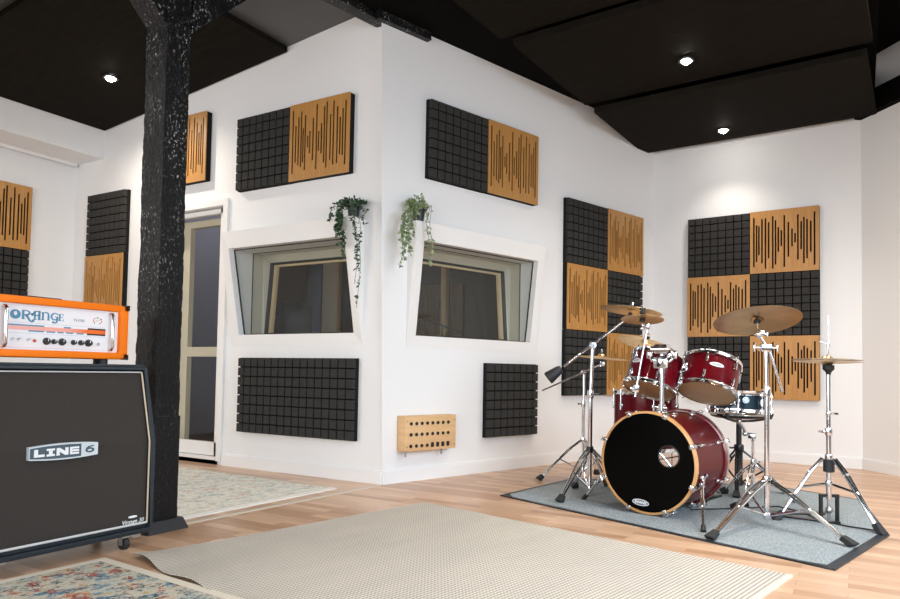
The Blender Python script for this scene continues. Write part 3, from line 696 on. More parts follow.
# recessed front: inset the two front faces together
ff = [f for f in mb.bm.faces if f.calc_center_median().y < -.09 and abs(f.normal.y) > .8]
bmesh.ops.inset_region(mb.bm, faces=ff, thickness=.034, depth=0)
ff = [f for f in mb.bm.faces if f.calc_center_median().y < -.09 and abs(f.normal.y) > .8 and abs(f.calc_center_median().x) < .01 and f.calc_area() > .1]
r = bmesh.ops.inset_region(mb.bm, faces=ff, thickness=.004, depth=-.022)
be = [e for e in mb.bm.edges if len(e.link_faces) == 2 and e.calc_face_angle(0) > 1.0 and max(abs(v.co.x) for v in e.verts) > W - .001]
bmesh.ops.bevel(mb.bm, geom=be, offset=.013, segments=3, affect='EDGES')
mb.build('cabinet', M['tolex'], t)
def front(x, z, out=0.0): return (x, fy(z) - out, z)
mb = MB(); i = .036; g = -.016
a, b, c2 = zb + .045, .472, zt - .032
q = [front(-W + i, a, g), front(W - i, a, g), front(W - i, b, g), front(-W + i, b, g), front(W - i, c2, g), front(-W + i, c2, g)]
mb.poly(q, [(0, 1, 2, 3), (3, 2, 4, 5)]); mb.build('grille', M['grille'], t, smooth=False)
mb = MB(); e = .0375
mb.tube([front(-W + e, a + .003, -.004), front(W - e, a + .003, -.004)], .0052, 8); mb.build('piping', M['piping'], t); mb = MB(); mb.tube([front(-W + e, c2 - .003, -.004), front(W - e, c2 - .003, -.004)], .003, 8)
mb.build('piping', M['piping'], t)
for sx in (-1, 1): mb = MB(); mb.tube([front(sx * (W - e), a + .003, -.003), front(sx * (W - e), b, -.003), front(sx * (W - e), c2 - .003, -.003)], .0038, 8); mb.build('side_piping', M['gold_piping'], t)
# badge "LINE 6"
def lens(mb, cx, cz, w, h, bow, y, th, n=10, x0=-1, x1=1):
    top = []; bot = []
    for k in range(n + 1):
        f = x0 + (x1 - x0) * k / n
        top.append((cx + f * w / 2, cz + h / 2 + bow * (1 - f * f))); bot.append((cx + f * w / 2, cz - h / 2 - bow * (1 - f * f)))
    loop = top + bot[::-1]; m = len(loop)
    A = [mb._v((x, y, z)) for x, z in loop]; B = [mb._v((x, y + th, z)) for x, z in loop]
    mb.bm.faces.new(A); 
    for k in range(m): mb.bm.faces.new((A[k], A[(k + 1) % m], B[(k + 1) % m], B[k]))
bx, bz = -.0355, .4605
yb = fy(.46) + .003
mb = MB(); lens(mb, bx, bz, .272, .050, .0075, yb - .006, .02); bd = mb.build('badge', M['badge_silver'], t, smooth=False)
mb = MB(); lens(mb, bx, bz, .266, .0400, .0065, yb - .0072, .002, x0=-1, x1=.49); mb.build('badge_field', M['badge_slate'], bd, smooth=False)
mb = MB()
yl = yb - .0078
def bar(x0, x1, z0_, z1_): mb.poly([(bx + x0, yl, bz + z0_), (bx + x1, yl, bz + z0_), (bx + x1, yl, bz + z1_), (bx + x0, yl, bz + z1_)], [(0, 1, 2, 3)])
hh = .0150
bar(-.119, -.104, -hh, hh); bar(-.1035, -.079, -hh, -hh + .010)
bar(-.072, -.040, -hh, -hh + .008); bar(-.072, -.040, hh - .008, hh); bar(-.0635, -.0485, -hh + .0081, hh - .0081)
bar(-.034, -.021, -hh, hh); bar(.000, .013, -hh, hh)
mb.poly([(bx - .0208, yl, bz + hh), (bx - .0208, yl, bz + hh - .016), (bx - .0002, yl, bz - hh), (bx - .0002, yl, bz - hh + .016)], [(0, 1, 2, 3)])
bar(.019, .0275, -hh, hh)
for z_ in (-hh, -.0040, hh - .008): bar(.0276, .056, z_, z_ + .008)

mb.build('badge_lettering', M['white_print'], bd, smooth=False)
mb = MB(); cx6, n = bx + .101, 26
def ell(cx_, cz_, a_, b_, ia, ib):
    A = [mb._v((cx_ + a_ * math.cos(2 * PI * k / n), yb - .0075, cz_ + b_ * math.sin(2 * PI * k / n))) for k in range(n)]; B = [mb._v((cx_ + ia * math.cos(2 * PI * k / n), yb - .0075, cz_ + ib * math.sin(2 * PI * k / n))) for k in range(n)]
    for k in range(n): mb.bm.faces.new((A[k], A[(k + 1) % n], B[(k + 1) % n], B[k]))
ell(cx6, bz - .004, .0190, .0105, .0095, .0042)
q = [(-.019, -.004), (-.016, .006), (-.006, .0125), (.008, .0150), (.018, .0150), (.016, .0105), (.006, .0095), (-.004, .006), (-.0105, -.003)]
mb.poly([(cx6 + x_, yb - .0077, bz + z_) for x_, z_ in q], [(0, 1, 7, 8), (1, 2, 6, 7), (2, 3, 5, 6), (3, 4, 5)])
mb.build('badge_numeral', M['badge_slate'], bd, smooth=False)
yv = fy(.1) + .016 - .001
mb = MB(); lens(mb, .281, .1425, .040, .006, .002, yv - .0015, .001); vb_ = mb.build('speaker_badge', M['white_print'], t, smooth=False)
text('Vintage 30', .0245, M['white_print'], 'badge_lettering', vb_, Matrix.Translation((.281, yv - .002, .122)) @ STAND, offset=.0001, shear=.25)
for sx in (-1, 1):
    for sy in (-.118, .15):
        x = sx * .262 if sy < 0 else sx * .3
        mb = MB(); mb.cyl((x - .011, sy, .0285), (x + .011, sy, .0285), .028, n=20); w = mb.build('caster', M['rubber'], t)
        mb = MB(); mb.box((x - .018, sy - .011, .020), (x - .0135, sy + .011, .062)); mb.box((x + .0135, sy - .011, .020), (x + .018, sy + .011, .062)); mb.box((x - .03, sy - .03, .056), (x + .03, sy + .03, .063)); mb.build('fork', M['steel'], w, smooth=False)
mb = MB(); mb.box((.29, -.135, .045), (.33, -.105, .062)); mb.build('bracket', M['steel'], t, smooth=False)

# ---------------------------------------------------------------- amplifier head
t = thing('amplifier_head', 'orange guitar amplifier head with a white front panel on top of the black speaker cabinet', 'amplifier', (0.0, -2.276, .812), PI / 2)
W = .302; z0, z1 = .022, .266; yf = -.03; yb = .22; bw = .042; bz_ = .030
mb = MB()
mb.box((-W, yf, z1 - bz_), (W, yb, z1), bevel=.006); mb.box((-W, yf, z0), (W, yb, z0 + bz_), bevel=.006)
mb.box((-W, yf, z0), (-W + bw, yb, z1), bevel=.006); mb.box((W - bw, yf, z0), (W, yb, z1), bevel=.006)
mb.box((-W + .01, yb - .02, z0 + .01), (W - .01, yb - .01, z1 - .01))
mb.build('cabinet', M['orange'], t)
py = yf + .018
mb = MB(); mb.box((-W + bw - .001, py, z0 + bz_ - .001), (W - bw + .001, py + .02, z1 - bz_ + .001)); pn = mb.build('front_panel', M['panel_white'], t, smooth=False)
X = lambda y: y + 2.285; Z = lambda z: z - .812   # world readings to local
E_ = py - .0006
def flat(mb, x0, x1, z0_, z1_, d=0.0): mb.box((x0, E_ - d, z0_), (x1, py, z1_))
mb = MB(); flat(mb, X(-2.485), X(-2.082), Z(.943), Z(.960)); bn = mb.build('band', M['glare_pink'], pn, smooth=False)
mb = MB()
for a, b in ((-2.485, -2.345), (-2.265, -2.235)): flat(mb, X(a), X(b), Z(.960), Z(.9655))
for a, b in ((-2.405, -2.345), (-2.335, -2.30), (-2.29, -2.265), (-2.255, -2.225), (-2.21, -2.18)): flat(mb, X(a), X(b), Z(.9375), Z(.943))
mb.build('dashes', M['logo_glare_blue'], pn, smooth=False)  # black dashes coloured blue to carry the glare
mb = MB(); flat(mb, X(-2.162), X(-2.082), Z(.960), Z(.967)); flat(mb, X(-2.165), X(-2.082), Z(.936), Z(.943)); mb.build('black_dashes', M['black_plastic'], pn, smooth=False)
mb = MB()
for zq in (1.040, .972, .930, .872): flat(mb, X(-2.485), X(-2.082), Z(zq), Z(zq + .0012))
mb.build('rule_lines', mat('pale_grey_print', (0.5, 0.5, 0.58), 0.4), pn, smooth=False)
# lettering ORANGE, drawn with strokes
lt = MB()
def disc(cx, cz, rx, rz, n=18):
    v = [lt._v((cx + rx * math.cos(2 * PI * k / n), E_, cz + rz * math.sin(2 * PI * k / n))) for k in range(n)]; lt.bm.faces.new(v)
def annulus(cx, cz, rx, rz, ix, iz, ox, oz, n=24):
    A = [lt._v((cx + rx * math.cos(2 * PI * k / n), E_, cz + rz * math.sin(2 * PI * k / n))) for k in range(n)]
    B = [lt._v((cx + ox + ix * math.cos(2 * PI * k / n), E_, cz + oz + iz * math.sin(2 * PI * k / n))) for k in range(n)]
    for k in range(n): lt.bm.faces.new((A[k], A[(k + 1) % n], B[(k + 1) % n], B[k]))
def stroke(pts, w):
    ws = w if isinstance(w, (list, tuple)) else [w] * len(pts); L = []; R = []
    for i, p in enumerate(pts):
        a = Vector(pts[max(i - 1, 0)]); b = Vector(pts[min(i + 1, len(pts) - 1)]); d = (b - a).normalized(); n = Vector((-d.y, d.x)) * ws[i] / 2
        q = Vector(p); L.append(lt._v((q.x + n.x, E_, q.y + n.y))); R.append(lt._v((q.x - n.x, E_, q.y - n.y)))
    for i in range(len(pts) - 1): lt.bm.faces.new((L[i], L[i + 1], R[i + 1], R[i]))
lx, lz0, hh = X(-2.478), Z(.987), .036
class G:  # glyph placement: unit square -> panel
    def __init__(s, x, k=1.0): s.x = x; s.k = k
    def p(s, a, b): return (s.x + a * hh * s.k, lz0 + b * hh * s.k + (1 - s.k) * hh * .35)
    def st(s, pts, w): stroke([s.p(*q) for q in pts], [i * hh * s.k for i in w] if isinstance(w, (list, tuple)) else w * hh * s.k)
    def ball(s, a, b, r): x, z = s.p(a, b); disc(x, z, r * hh * s.k, r * hh * s.k)
annulus(lx + .021, lz0 + .0175, .0205, .0190, .0065, .0085, .0005, .0035)
g = G(lx + .045); g.st([(.14, -.02), (.14, 1.0)], .26); g.st([(-.02, .96), (.5, .97), (.75, .88), (.82, .70), (.68, .5), (.2, .46)], [.1, .12, .18, .26, .2, .1]); g.st([(-.05, .03), (.34, .03)], .07); g.st([(.42, .48), (.66, .2), (.85, -.12), (1.08, -.27), (1.25, -.2)], [.22, .26, .22, .16, .1]); g.ball(1.22, -.12, .15)
g = G(lx + .082); g.ball(.06, .58, .15); g.st([(.05, .5), (.2, .68), (.3, .92), (.62, .97), (.95, .97)], [.12, .14, .14, .12, .12]); g.st([(.36, 0), (.36, .95)], .2); g.st([(.84, 0), (.84, .98)], .26); g.st([(.2, .5), (.9, .5)], .12); g.st([(.2, .03), (.55, .03)], .07); g.st([(.66, .03), (1.03, .03)], .07)
g = G(lx + .121, .92); g.st([(.16, 0), (.16, .95)], .24); g.st([(-.02, .94), (.3, .9), (.55, .97), (.78, .86), (.84, .6), (.84, 0)], [.1, .12, .16, .22, .24, .24]); g.st([(0, .03), (.34, .03)], .07); g.st([(.68, .03), (1.02, .03)], .07)
g = G(lx + .156, .90); g.st([(.92, .82), (.72, .96), (.42, .94), (.18, .72), (.14, .42), (.32, .16), (.62, .12), (.84, .28), (.86, .5)], [.1, .12, .18, .26, .26, .2, .16, .16, .2]); g.st([(.55, .5), (1.02, .5)], .09); g.st([(.86, .46), (.88, .1), (.78, -.2), (.5, -.32), (.36, -.22)], [.2, .24, .22, .16, .1]); g.ball(.36, -.18, .15); g.st([(.9, .98), (.9, .68)], .07)
g = G(lx + .189, .80); g.st([(.18, 0), (.18, 1.0)], .26); g.st([(0, .97), (.72, .97)], .07); g.st([(0, .03), (.76, .03)], .07); g.st([(.2, .52), (.56, .52)], .07); g.st([(.70, 1.0), (.70, .74)], .07); g.st([(.74, 0), (.74, .28)], .07); g.st([(.55, .64), (.55, .40)], .06)
lt.build('lettering', M['logo_glare_blue'], pn, smooth=False)
text('TH30', .017, M['grey_print'], 'model_lettering', pn, Matrix.Translation((X(-2.203), E_, Z(.9965))) @ STAND, sx=1.25)
# crest of small coloured arcs
for nm, mt, arcs in (('crest_orange', M['orange'], [(150, 200), (330, 375)]), ('crest_green', mat('crest_green', (0.22, 0.32, 0.05), .5), [(70, 110)]), ('crest_dark', mat('crest_maroon', (.28, .03, .02), .5), [(20, 50), (205, 232), (125, 142), (295, 320)])):
    lt = MB(); cx, cz = X(-2.120), Z(1.001)
    for a, b in arcs:
        stroke([(cx + .0185 * math.cos(math.radians(a + (b - a) * k / 6)), cz + .0135 * math.sin(math.radians(a + (b - a) * k / 6))) for k in range(7)], [.002, .004, .005, .005, .005, .004, .002])
    if nm == 'crest_dark': stroke([(cx - .009, cz - .004), (cx - .003, cz + .003), (cx + .003, cz - .001), (cx + .010, cz + .004)], .0012)
    lt.build(nm, mt, pn, smooth=False)
# knobs, switches
def knob(y, r, nm='knob'):
    mb = MB(); m = frame((X(y), py, Z(.9015)), (0, -1, 0)); mb.lathe([(0, .016), (r * .72, .016), (r * .8, .013), (r * .8, .005), (r, .004), (r, 0)], m, 20); k = mb.build(nm, M['black_plastic'], pn)
    mb = MB(); mb.box((X(y) - .0012, py - .0168, Z(.9015)), (X(y) + .0012, py - .0155, Z(.9015) + r * .7)); mb.build('pointer', M['white_print'], k, smooth=False)
for y, r in ((-2.334, .0150), (-2.304, .0105), (-2.271, .0150), (-2.223, .0110), (-2.191, .0115), (-2.158, .0155)): knob(y, r)
for y in (-2.468, -2.443, -2.407):
    mb = MB(); m = frame((X(y), py, Z(.905)), (0, -1, 0)); mb.lathe([(0, .003), (.0045, .003), (.0055, 0)], m, 12); mb.tube([(X(y), py - .002, Z(.905)), (X(y) + .003, py - .014, Z(.909))], [.0016, .0024]); mb.build('toggle_switch', M['steel'], pn)
mb = MB(); mb.lathe([(0, .008), (.004, .007), (.0065, .003), (.0065, 0)], frame((X(-2.381), py, Z(.9015)), (0, -1, 0)), 14); mb.build('pilot_light', mat('red_jewel', (.55, .05, .01), .2), pn)
mb = MB(); mb.lathe([(.0028, .005), (.006, .005), (.007, 0)], frame((X(-2.114), py, Z(.899)), (0, -1, 0)), 14); mb.build('input_jack', M['steel'], pn)
for y in (-2.502, -2.064):
    mb = MB(); x = X(y); mb.tube([(x, py, Z(.876)), (x, py - .018, Z(.877)), (x, py - .026, Z(.886)), (x, py - .026, Z(1.024)), (x, py - .018, Z(1.033)), (x, py, Z(1.034))], .0075, 12); mb.build('handle_bar', M['chrome'], t)
mb = MB()
for zq in (z0, z1):
    s = 1 if zq == z0 else -1
    for sx in (-1, 1):
        mb.box((sx * (W + .0015), yf - .0025, zq - s * .0015), (sx * (W - .022), yf + .02, zq + s * .006)); mb.box((sx * (W + .0015), yf - .0025, zq - s * .0015), (sx * (W - .006), yf + .02, zq + s * .022))
mb.build('corner_guard', M['black_plastic'], t, smooth=False)
for x in (-.235, .205, .24):
    mb = MB(); mb.cyl((x - .0, .0 if x < .22 else .1, 0), (x, .0 if x < .22 else .1, z0 + .002), .018); mb.build('foot', M['rubber'], t)
mb = MB(); mb.cyl((-.235, .18, 0), (-.235, .18, z0 + .002), .018); mb.build('foot', M['rubber'], t)
mb = MB(); mb.tube([(-.10, .09, z1 - .002), (-.09, .09, z1 + .008), (.06, .09, z1 + .008), (.07, .09, z1 - .002)], .007, 8); mb.build('carry_handle', M['black_plastic'], t)

# ---------------------------------------------------------------- rugs
def rug_grid(pts, nx, ny, zf, th, name, material, parent=None):
    """rug body in local coords through rectangle (w,h) with height function"""
    w, h = pts; mb = MB(); top = []; bot = []
    for j in range(ny + 1):
        rt_, rb = [], []
        for i in range(nx + 1):
            x = w * i / nx; y = h * j / ny; dx, dy, z = zf(x, y)
            rt_.append(mb._v((x + dx, y + dy, z + th))); rb.append(mb._v((x + dx, y + dy, z)))
        top.append(rt_); bot.append(rb)
    for j in range(ny):
        for i in range(nx):
            mb.bm.faces.new((top[j][i], top[j][i + 1], top[j + 1][i + 1], top[j + 1][i])); mb.bm.faces.new((bot[j][i], bot[j + 1][i], bot[j + 1][i + 1], bot[j][i + 1]))
    for i in range(nx):
        for j in (0, ny): mb.bm.faces.new((top[j][i], top[j][i + 1], bot[j][i + 1], bot[j][i]))
    for j in range(ny):
        for i in (0, nx): mb.bm.faces.new((top[j][i], top[j + 1][i], bot[j + 1][i], bot[j][i]))
    return mb.build(name, material, parent)
# beige rug
P0 = Vector((.274, -2.079, 0)); ang = math.atan2(-.386 + 2.079, .62 - .274) - PI / 2
t = thing('woven_rug', 'large beige woven rug in the foreground, its left edge curling up', 'rug', P0, ang)
def zf(x, y):
    k = max(0, 1 - x / .35); b = max(0, 1 - (y + .1) / 1.0) if y < .9 else 0
    wv = .5 + .5 * math.sin(y * 11 + .6)
    return (.05 * math.sin(y * 4.2) * k if y < 1.2 else 0, 0, .0005 + .016 * k * k * wv * max(0, 1 - abs(y + .25) / 1.1))
# local y runs away from the viewer; the near edge is at -0.62
def zf2(x, y): return zf(x, y - .75)
def zf3(x, y):
    k = math.exp(-y / .10) * max(0, 1 - x / 1.3)
    return (0, .010 * math.sin(x * 15) * k, .0025 + .022 * (.5 + .5 * math.sin(x * 14.5 + .5)) * k)
rug_grid((2.10, 1.72), 100, 70, zf3, .004, 'weave', M['beige'], t)
rug_grid((2.10, 1.72), 100, 70, lambda x, y: (zf3(x, y)[0], zf3(x, y)[1] - .002 * (y < .01), zf3(x, y)[2] - .0022), .0021, 'backing', M['rug_back_shade'], t)  # dark underside sheet carries the shadow under the curling edge in its colour
mb = MB(); mb.box((2.092, .0, 0), (2.108, 1.72, .0085)); mb.build('selvedge', M['cream_binding'], t, smooth=False)
# front patterned rug
def bound_rug(name, label, p, rz, w, h, material, bind, bw, fringe=None):
    t = thing(name, label, 'rug', p, rz)
    rug_grid((w, h), 8, 8, lambda x, y: (0, 0, .0005), .009, 'pile', material, t)
    mb = MB(); z = .0098
    mb.box((-.004, -.004, 0), (bw, h + .004, z)); mb.box((w - bw, -.004, 0), (w + .004, h + .004, z)); mb.box((bw, h - bw, 0), (w - bw, h + .004, z)); mb.box((bw, -.004, 0), (w - bw, bw, z)); mb.build('binding', bind, t, smooth=False)
    return t
bound_rug('patterned_rug', 'oriental rug with blue and rust blotches in front of the cabinet', Vector((.205, -2.162, 0)) + Vector((0, 0, 0)), math.radians(-93), 2.0, 1.4, M['rug_bold'], M['cream_binding'], .035)
t = bound_rug('patterned_rug', 'faded pale oriental rug lying in front of the glazed door', Vector((-.222, -1.50, 0)), math.radians(90 - 1.5), 1.16, 2.9, M['rug_pale'], M['cream_binding'], .012)
mb = MB(); mb.box((-.02, -.055, 0), (1.18, 0.003, .008)); mb.build('fringe', M['white_fringe'], t, smooth=False)
# drum carpet
CP = [Vector(p) for p in ((.89, .089, 0), (2.829, -.628, 0), (3.048, .246, 0), (2.95, 1.42, 0), (2.40, 1.66, 0), (1.05, 1.02, 0))]
CP = [Vector(p) for p in ((.89, .089, 0), (2.829, -.628, 0), (3.052, .246, 0), (2.93, 1.33, 0), (2.36, 1.60, 0), (1.02, 1.05, 0))]
t = thing('drum_carpet', 'grey felt carpet with a black edge under the drum kit', 'carpet', (2.0, .5, 0))
cen = Vector((2.0, .5, 0))
def offs(P, d):
    out = []
    for i in range(len(P)):
        a, b, c = P[i - 1], P[i], P[(i + 1) % len(P)]
        n1 = Vector((-(b - a).y, (b - a).x, 0)).normalized(); n2 = Vector((-(c - b).y, (c - b).x, 0)).normalized()
        k = (n1 + n2); k = k / max(.25, k.length_squared / 2) ; out.append(b + k * d)
    return out
IN = offs(CP, .022)
mb = MB(); n = len(CP)
A = [mb._v(p - cen + Vector((0, 0, .001))) for p in IN]; B = [mb._v(p - cen + Vector((0, 0, .006))) for p in IN]
mb.bm.faces.new(B); mb.bm.faces.new(A[::-1])
for k in range(n): mb.bm.faces.new((A[k], A[(k + 1) % n], B[(k + 1) % n], B[k]))
mb.build('felt', M['carpet'], t, smooth=False)
mb = MB(); IN2 = offs(CP, .024)
# wider taped border on the right edge
wide = {1: .075, 2: .05}
for k in range(n):
    a, b = CP[k], CP[(k + 1) % n]; c_, d_ = IN2[(k + 1) % n], IN2[k]
    if k == 1:
        nn = Vector((-(b - a).y, (b - a).x, 0)).normalized() * .045; c_, d_ = b + nn, a + nn
    q = [p - cen for p in (a, b, c_, d_)]
    zt_ = .0072 if k == 1 else .0066
    mb.hexa([p for p in q] + [p + Vector((0, 0, zt_)) for p in q])
for i, ax in ((1, .26), (0, .12)):
    a, b, c_ = CP[i], CP[i - 1], CP[(i + 1) % n]; p = a + (b - a).normalized() * ax; r_ = a + (c_ - a).normalized() * (.05 if i == 1 else .0); q3 = a + ((b - a).normalized() + (c_ - a).normalized()) * .075
    if i == 0: r_ = a + (CP[-1] - a).normalized() * .12; r_, p = p, a + (CP[1] - a).normalized() * .13; r_ = a + (CP[-1] - a).normalized() * .10
    tri = [a - cen, p - cen, r_ - cen]
    mb.poly([q + Vector((0, 0, .0076)) for q in tri] + [q for q in tri], [(0, 1, 2), (0, 1, 4, 3), (1, 2, 5, 4), (2, 0, 3, 5)])
mb.build('edge_tape', M['tolex'], t, smooth=False)

# ---------------------------------------------------------------- drum hardware helpers
FZ = .0065   # top of the carpet
def in_local(t, p): return Vector(p) - Vector(t.location)
def add_leg(t, top, knee_z, foot, brace_from, double=True, name='leg', tubes=.0075, m=None, foot_l=.06):
    m = m or M['chrome']
    top, foot = Vector(top), Vector(foot); h = Vector((foot.x - top.x, foot.y - top.y, 0)); hd = h.normalized(); sd = Vector((-hd.y, hd.x, 0))
    z0 = foot.z + .018
    bend = top + hd * (h.length * .30); bend.z = top.z - (top.z - z0) * .22
    end = Vector((foot.x, foot.y, z0)) - hd * .01
    lg = MB()
    if double:
        for s in (-1, 1):
            lg.tube([top + sd * s * .013 + hd * .012, bend + sd * s * .0155, end + sd * s * .005], tubes * .9, 8)
        lg.box((-.018, -.006, -.01), (.018, .006, .01), frame_xz(bend, sd, hd))
    else: lg.tube([top, bend, end], tubes, 8)
    lo = lg.build(name, m, t)
    d = (end - bend).normalized(); fm = frame_xz(end - d * .035, sd, d)
    fb = MB(); fb.hexa([(-.016, -.015, 0), (.016, -.015, 0), (.016, .015, 0), (-.016, .015, 0), (-.026, -.030, foot_l), (.026, -.030, foot_l), (.026, .024, foot_l), (-.026, .024, foot_l)], fm)
    mnz = min((v.co.z for v in fb.bm.verts))
    for v in fb.bm.verts: 
        if v.co.z < foot.z: v.co.z = foot.z
    bmesh.ops.bevel(fb.bm, geom=list(fb.bm.edges), offset=.004, segments=1, affect='EDGES')
    fb.build('rubber_foot', M['rubber'], lo)
    if brace_from:
        mid = bend.lerp(end, .35); b0 = Vector(brace_from)
        br = MB(); br.tube([b0 + hd * .012, mid], tubes * .85, 6); br.ball(mid, .010, 8); br.build('brace', m, lo)
    return lo
def collar(t, p, r, h, m=None, knob_dir=None, name='collar'):
    mb = MB(); p = Vector(p); mb.lathe([(0, -h / 2), (r, -h / 2), (r * 1.08, -h / 4), (r * 1.08, h / 4), (r, h / 2), (0, h / 2)], Matrix.Translation(p), 16)
    if knob_dir:
        d = Vector(knob_dir).normalized(); mb.cyl(p, p + d * (r + .022), .006, n=8); e = p + d * (r + .024); s = d.cross(Vector((0, 0, 1))).normalized()
        mb.box((-.020, -.006, -.004), (.020, .006, .006), frame_xz(e, s, d))
    return mb.build(name, m or M['chrome'], t)
def cymbal(name, label, c, axis, r, material, bell=.13, bow=.012, group=None, hh=False):
    t = tag(MB().build(name, material), label, 'cymbal', group)
    mb = MB(); th = .0014; rb = r * .17 if bell else r * .1; bh = r * bell
    top = [(.006, bow + bh)] + [(rb * f, bow + bh * math.cos(f * PI / 2) ** .8 + .0005) for f in (.3, .6, .85)] + [(rb, bow), (rb * 1.05, bow - .0006)] + [(rb + (r - rb) * f, bow * (1 - f ** 1.7)) for f in (.15, .3, .45, .6, .75, .88, 1.0)]
    prof = top + [(a, b - th) for a, b in top[::-1]]
    mb.lathe(prof, None, 64, close=True)
    me = t.data; bmesh.ops.recalc_face_normals(mb.bm, faces=mb.bm.faces); mb.bm.to_mesh(me); mb.bm.free()
    for p in me.polygons: p.use_smooth = True
    me.set_sharp_from_angle(angle=math.radians(50))
    t.matrix_world = frame(c, axis); return t
def topper(t, c, axis, r=.013, mi=None):
    """felt, sleeve and wing nut of a stand where the cymbal sits"""
    m = mi @ frame(c, axis) if mi is not None else frame(in_local(t, c), axis)
    mb = MB(); mb.lathe([(.004, -.022), (r * 1.1, -.022), (r, -.004), (.004, -.004)], m, 16); mb.lathe([(.004, .030), (r, .030), (r * 1.1, .045), (.004, .045)], m, 16); mb.build('felt', M['rubber'], t)
    mb = MB(); mb.lathe([(0, -.06), (.0042, -.06), (.0042, .070), (0, .070)], m, 8); mb.lathe([(0, .046), (.008, .046), (.007, .058), (0, .058)], m, 10)
    mb.box((-.018, -.003, .050), (.018, .003, .064), m); mb.build('wing_nut', M['chrome'], t)

RT = Vector((.866, .5, 0)); FW = Vector((-.5, .866, 0)); UP = Vector((0, 0, 1))
# ---------------------------------------------------------------- bass drum
kc = Vector((1.868, .024, .0)); ka = Vector((.19, .98, 0)).normalized()   # axis front -> back
t = thing('bass_drum', 'red lacquered bass drum with a black front head and amber hoop', 'drum', (kc.x, kc.y, FZ), math.atan2(ka.y, ka.x) - PI / 2)
# local: y is the drum axis (front at y=0), x right, z up
R = .279; cz = .296; L = .465
Mk = Matrix.Translation((0, 0, cz)) @ Matrix.Rotation(-PI / 2, 4, 'X')   # lathe z -> local +y
mb = MB(); mb.lathe([(R, .018), (R, L - .018), (R - .008, L - .018), (R - .008, .018)], Mk, 64, close=True); sh = mb.build('shell', M['red'], t)
mb = MB(); mb.lathe([(R - .009, .02), (R - .009, L - .02)], Mk, 48); mb.build('shell_lining', M['shell_in'], sh)
def hoop(y0, y1, name, m):
    mb = MB(); mb.lathe([(R + .004, y0), (R + .0145, y0 + .004), (R + .0145, y1 - .004), (R + .004, y1), (R + .002, y1), (R + .002, y0)], Mk, 72, close=True); return mb.build(name, m, t)
hf = hoop(-.014, .020, 'front_hoop', M['hoop_wood']); tag(hf, 'amber wooden front hoop')
hb = hoop(L - .026, L + .018, 'rear_hoop', M['hoop_red'])
mb = MB(); mb.lathe([(R + .0152, L - .010), (R + .0158, L - .006), (R + .0158, L + .004), (R + .0152, L + .008)], Mk, 72); mb.build('hoop_inlay', M['steel'], hb)
mb = MB(); mb.lathe([(R + .002, .027), (R + .006, .030), (R + .006, .036), (R + .001, .038)], Mk, 64); mb.build('head_flange', M['steel'], t)
# head with an offset port
def lx_(wx): return wx
pc = (.128, cz + .046); pr_ = .060; HR = R + .0025
mb = MB(); n = 72
O = [(HR * math.cos(2 * PI * k / n), cz + HR * math.sin(2 * PI * k / n)) for k in range(n)]; I = [(pc[0] + pr_ * math.cos(2 * PI * k / n), pc[1] + pr_ * math.sin(2 * PI * k / n)) for k in range(n)]
vo = [mb._v((x, -.004, z)) for x, z in O]; vi = [mb._v((x, -.004, z)) for x, z in I]
for k in range(n): mb.bm.faces.new((vo[k], vo[(k + 1) % n], vi[(k + 1) % n], vi[k]))
hd = mb.build('front_head', M['head_black'], t, smooth=False)
mb = MB(); mb.lathe([(pr_ - .003, .000), (pr_ + .002, .003), (pr_ + .005, .000), (pr_ + .002, -.002)], Matrix.Translation((pc[0], -.004, pc[1])) @ Matrix.Rotation(PI / 2, 4, 'X'), 36, close=True); mb.build('port_ring', M['black_plastic'], hd)
mb = MB(); mb.lathe([(0, L), (HR, L)], Mk, 64); tag(mb.build('rear_head', M['glass'], t, smooth=False), 'clear rear drumhead')
mb = MB()
for d_ in ((1, .25), (-.3, 1)):
    q = Vector((d_[0], 0, d_[1])).normalized() * .27; mb.tube([Vector((0, L - .004, cz)) - q, Vector((0, L - .004, cz)) + q], .004, 6)
mb.build('muffler', M['black_metal'], t)
# oval logo
lc = (-.037, cz - .242 + .0); 
mb = MB(); mt_ = Matrix.Translation((-.040, -.0045, cz - .2315)) @ Matrix.Rotation(.06, 4, 'Y')
n = 28; v = [mb._v((.052 * math.cos(2 * PI * k / n), 0, .0185 * math.sin(2 * PI * k / n)), mt_) for k in range(n)]; mb.bm.faces.new(v); lg = mb.build('logo', M['white_print'], hd, smooth=False)
mb = MB(); v = [mb._v((.0475 * math.cos(2 * PI * k / n), -.0004, .0145 * math.sin(2 * PI * k / n)), mt_) for k in range(n)]; mb.bm.faces.new(v); mb.build('logo_field', mat('logo_slate', (.16, .18, .20), .4), lg, smooth=False)
text('EVANS', .021, M['white_print'], 'logo_lettering', lg, mt_ @ Matrix.Translation((0, -.0012, 0)) @ STAND, sx=1.15, ext=.0003, offset=.0009)
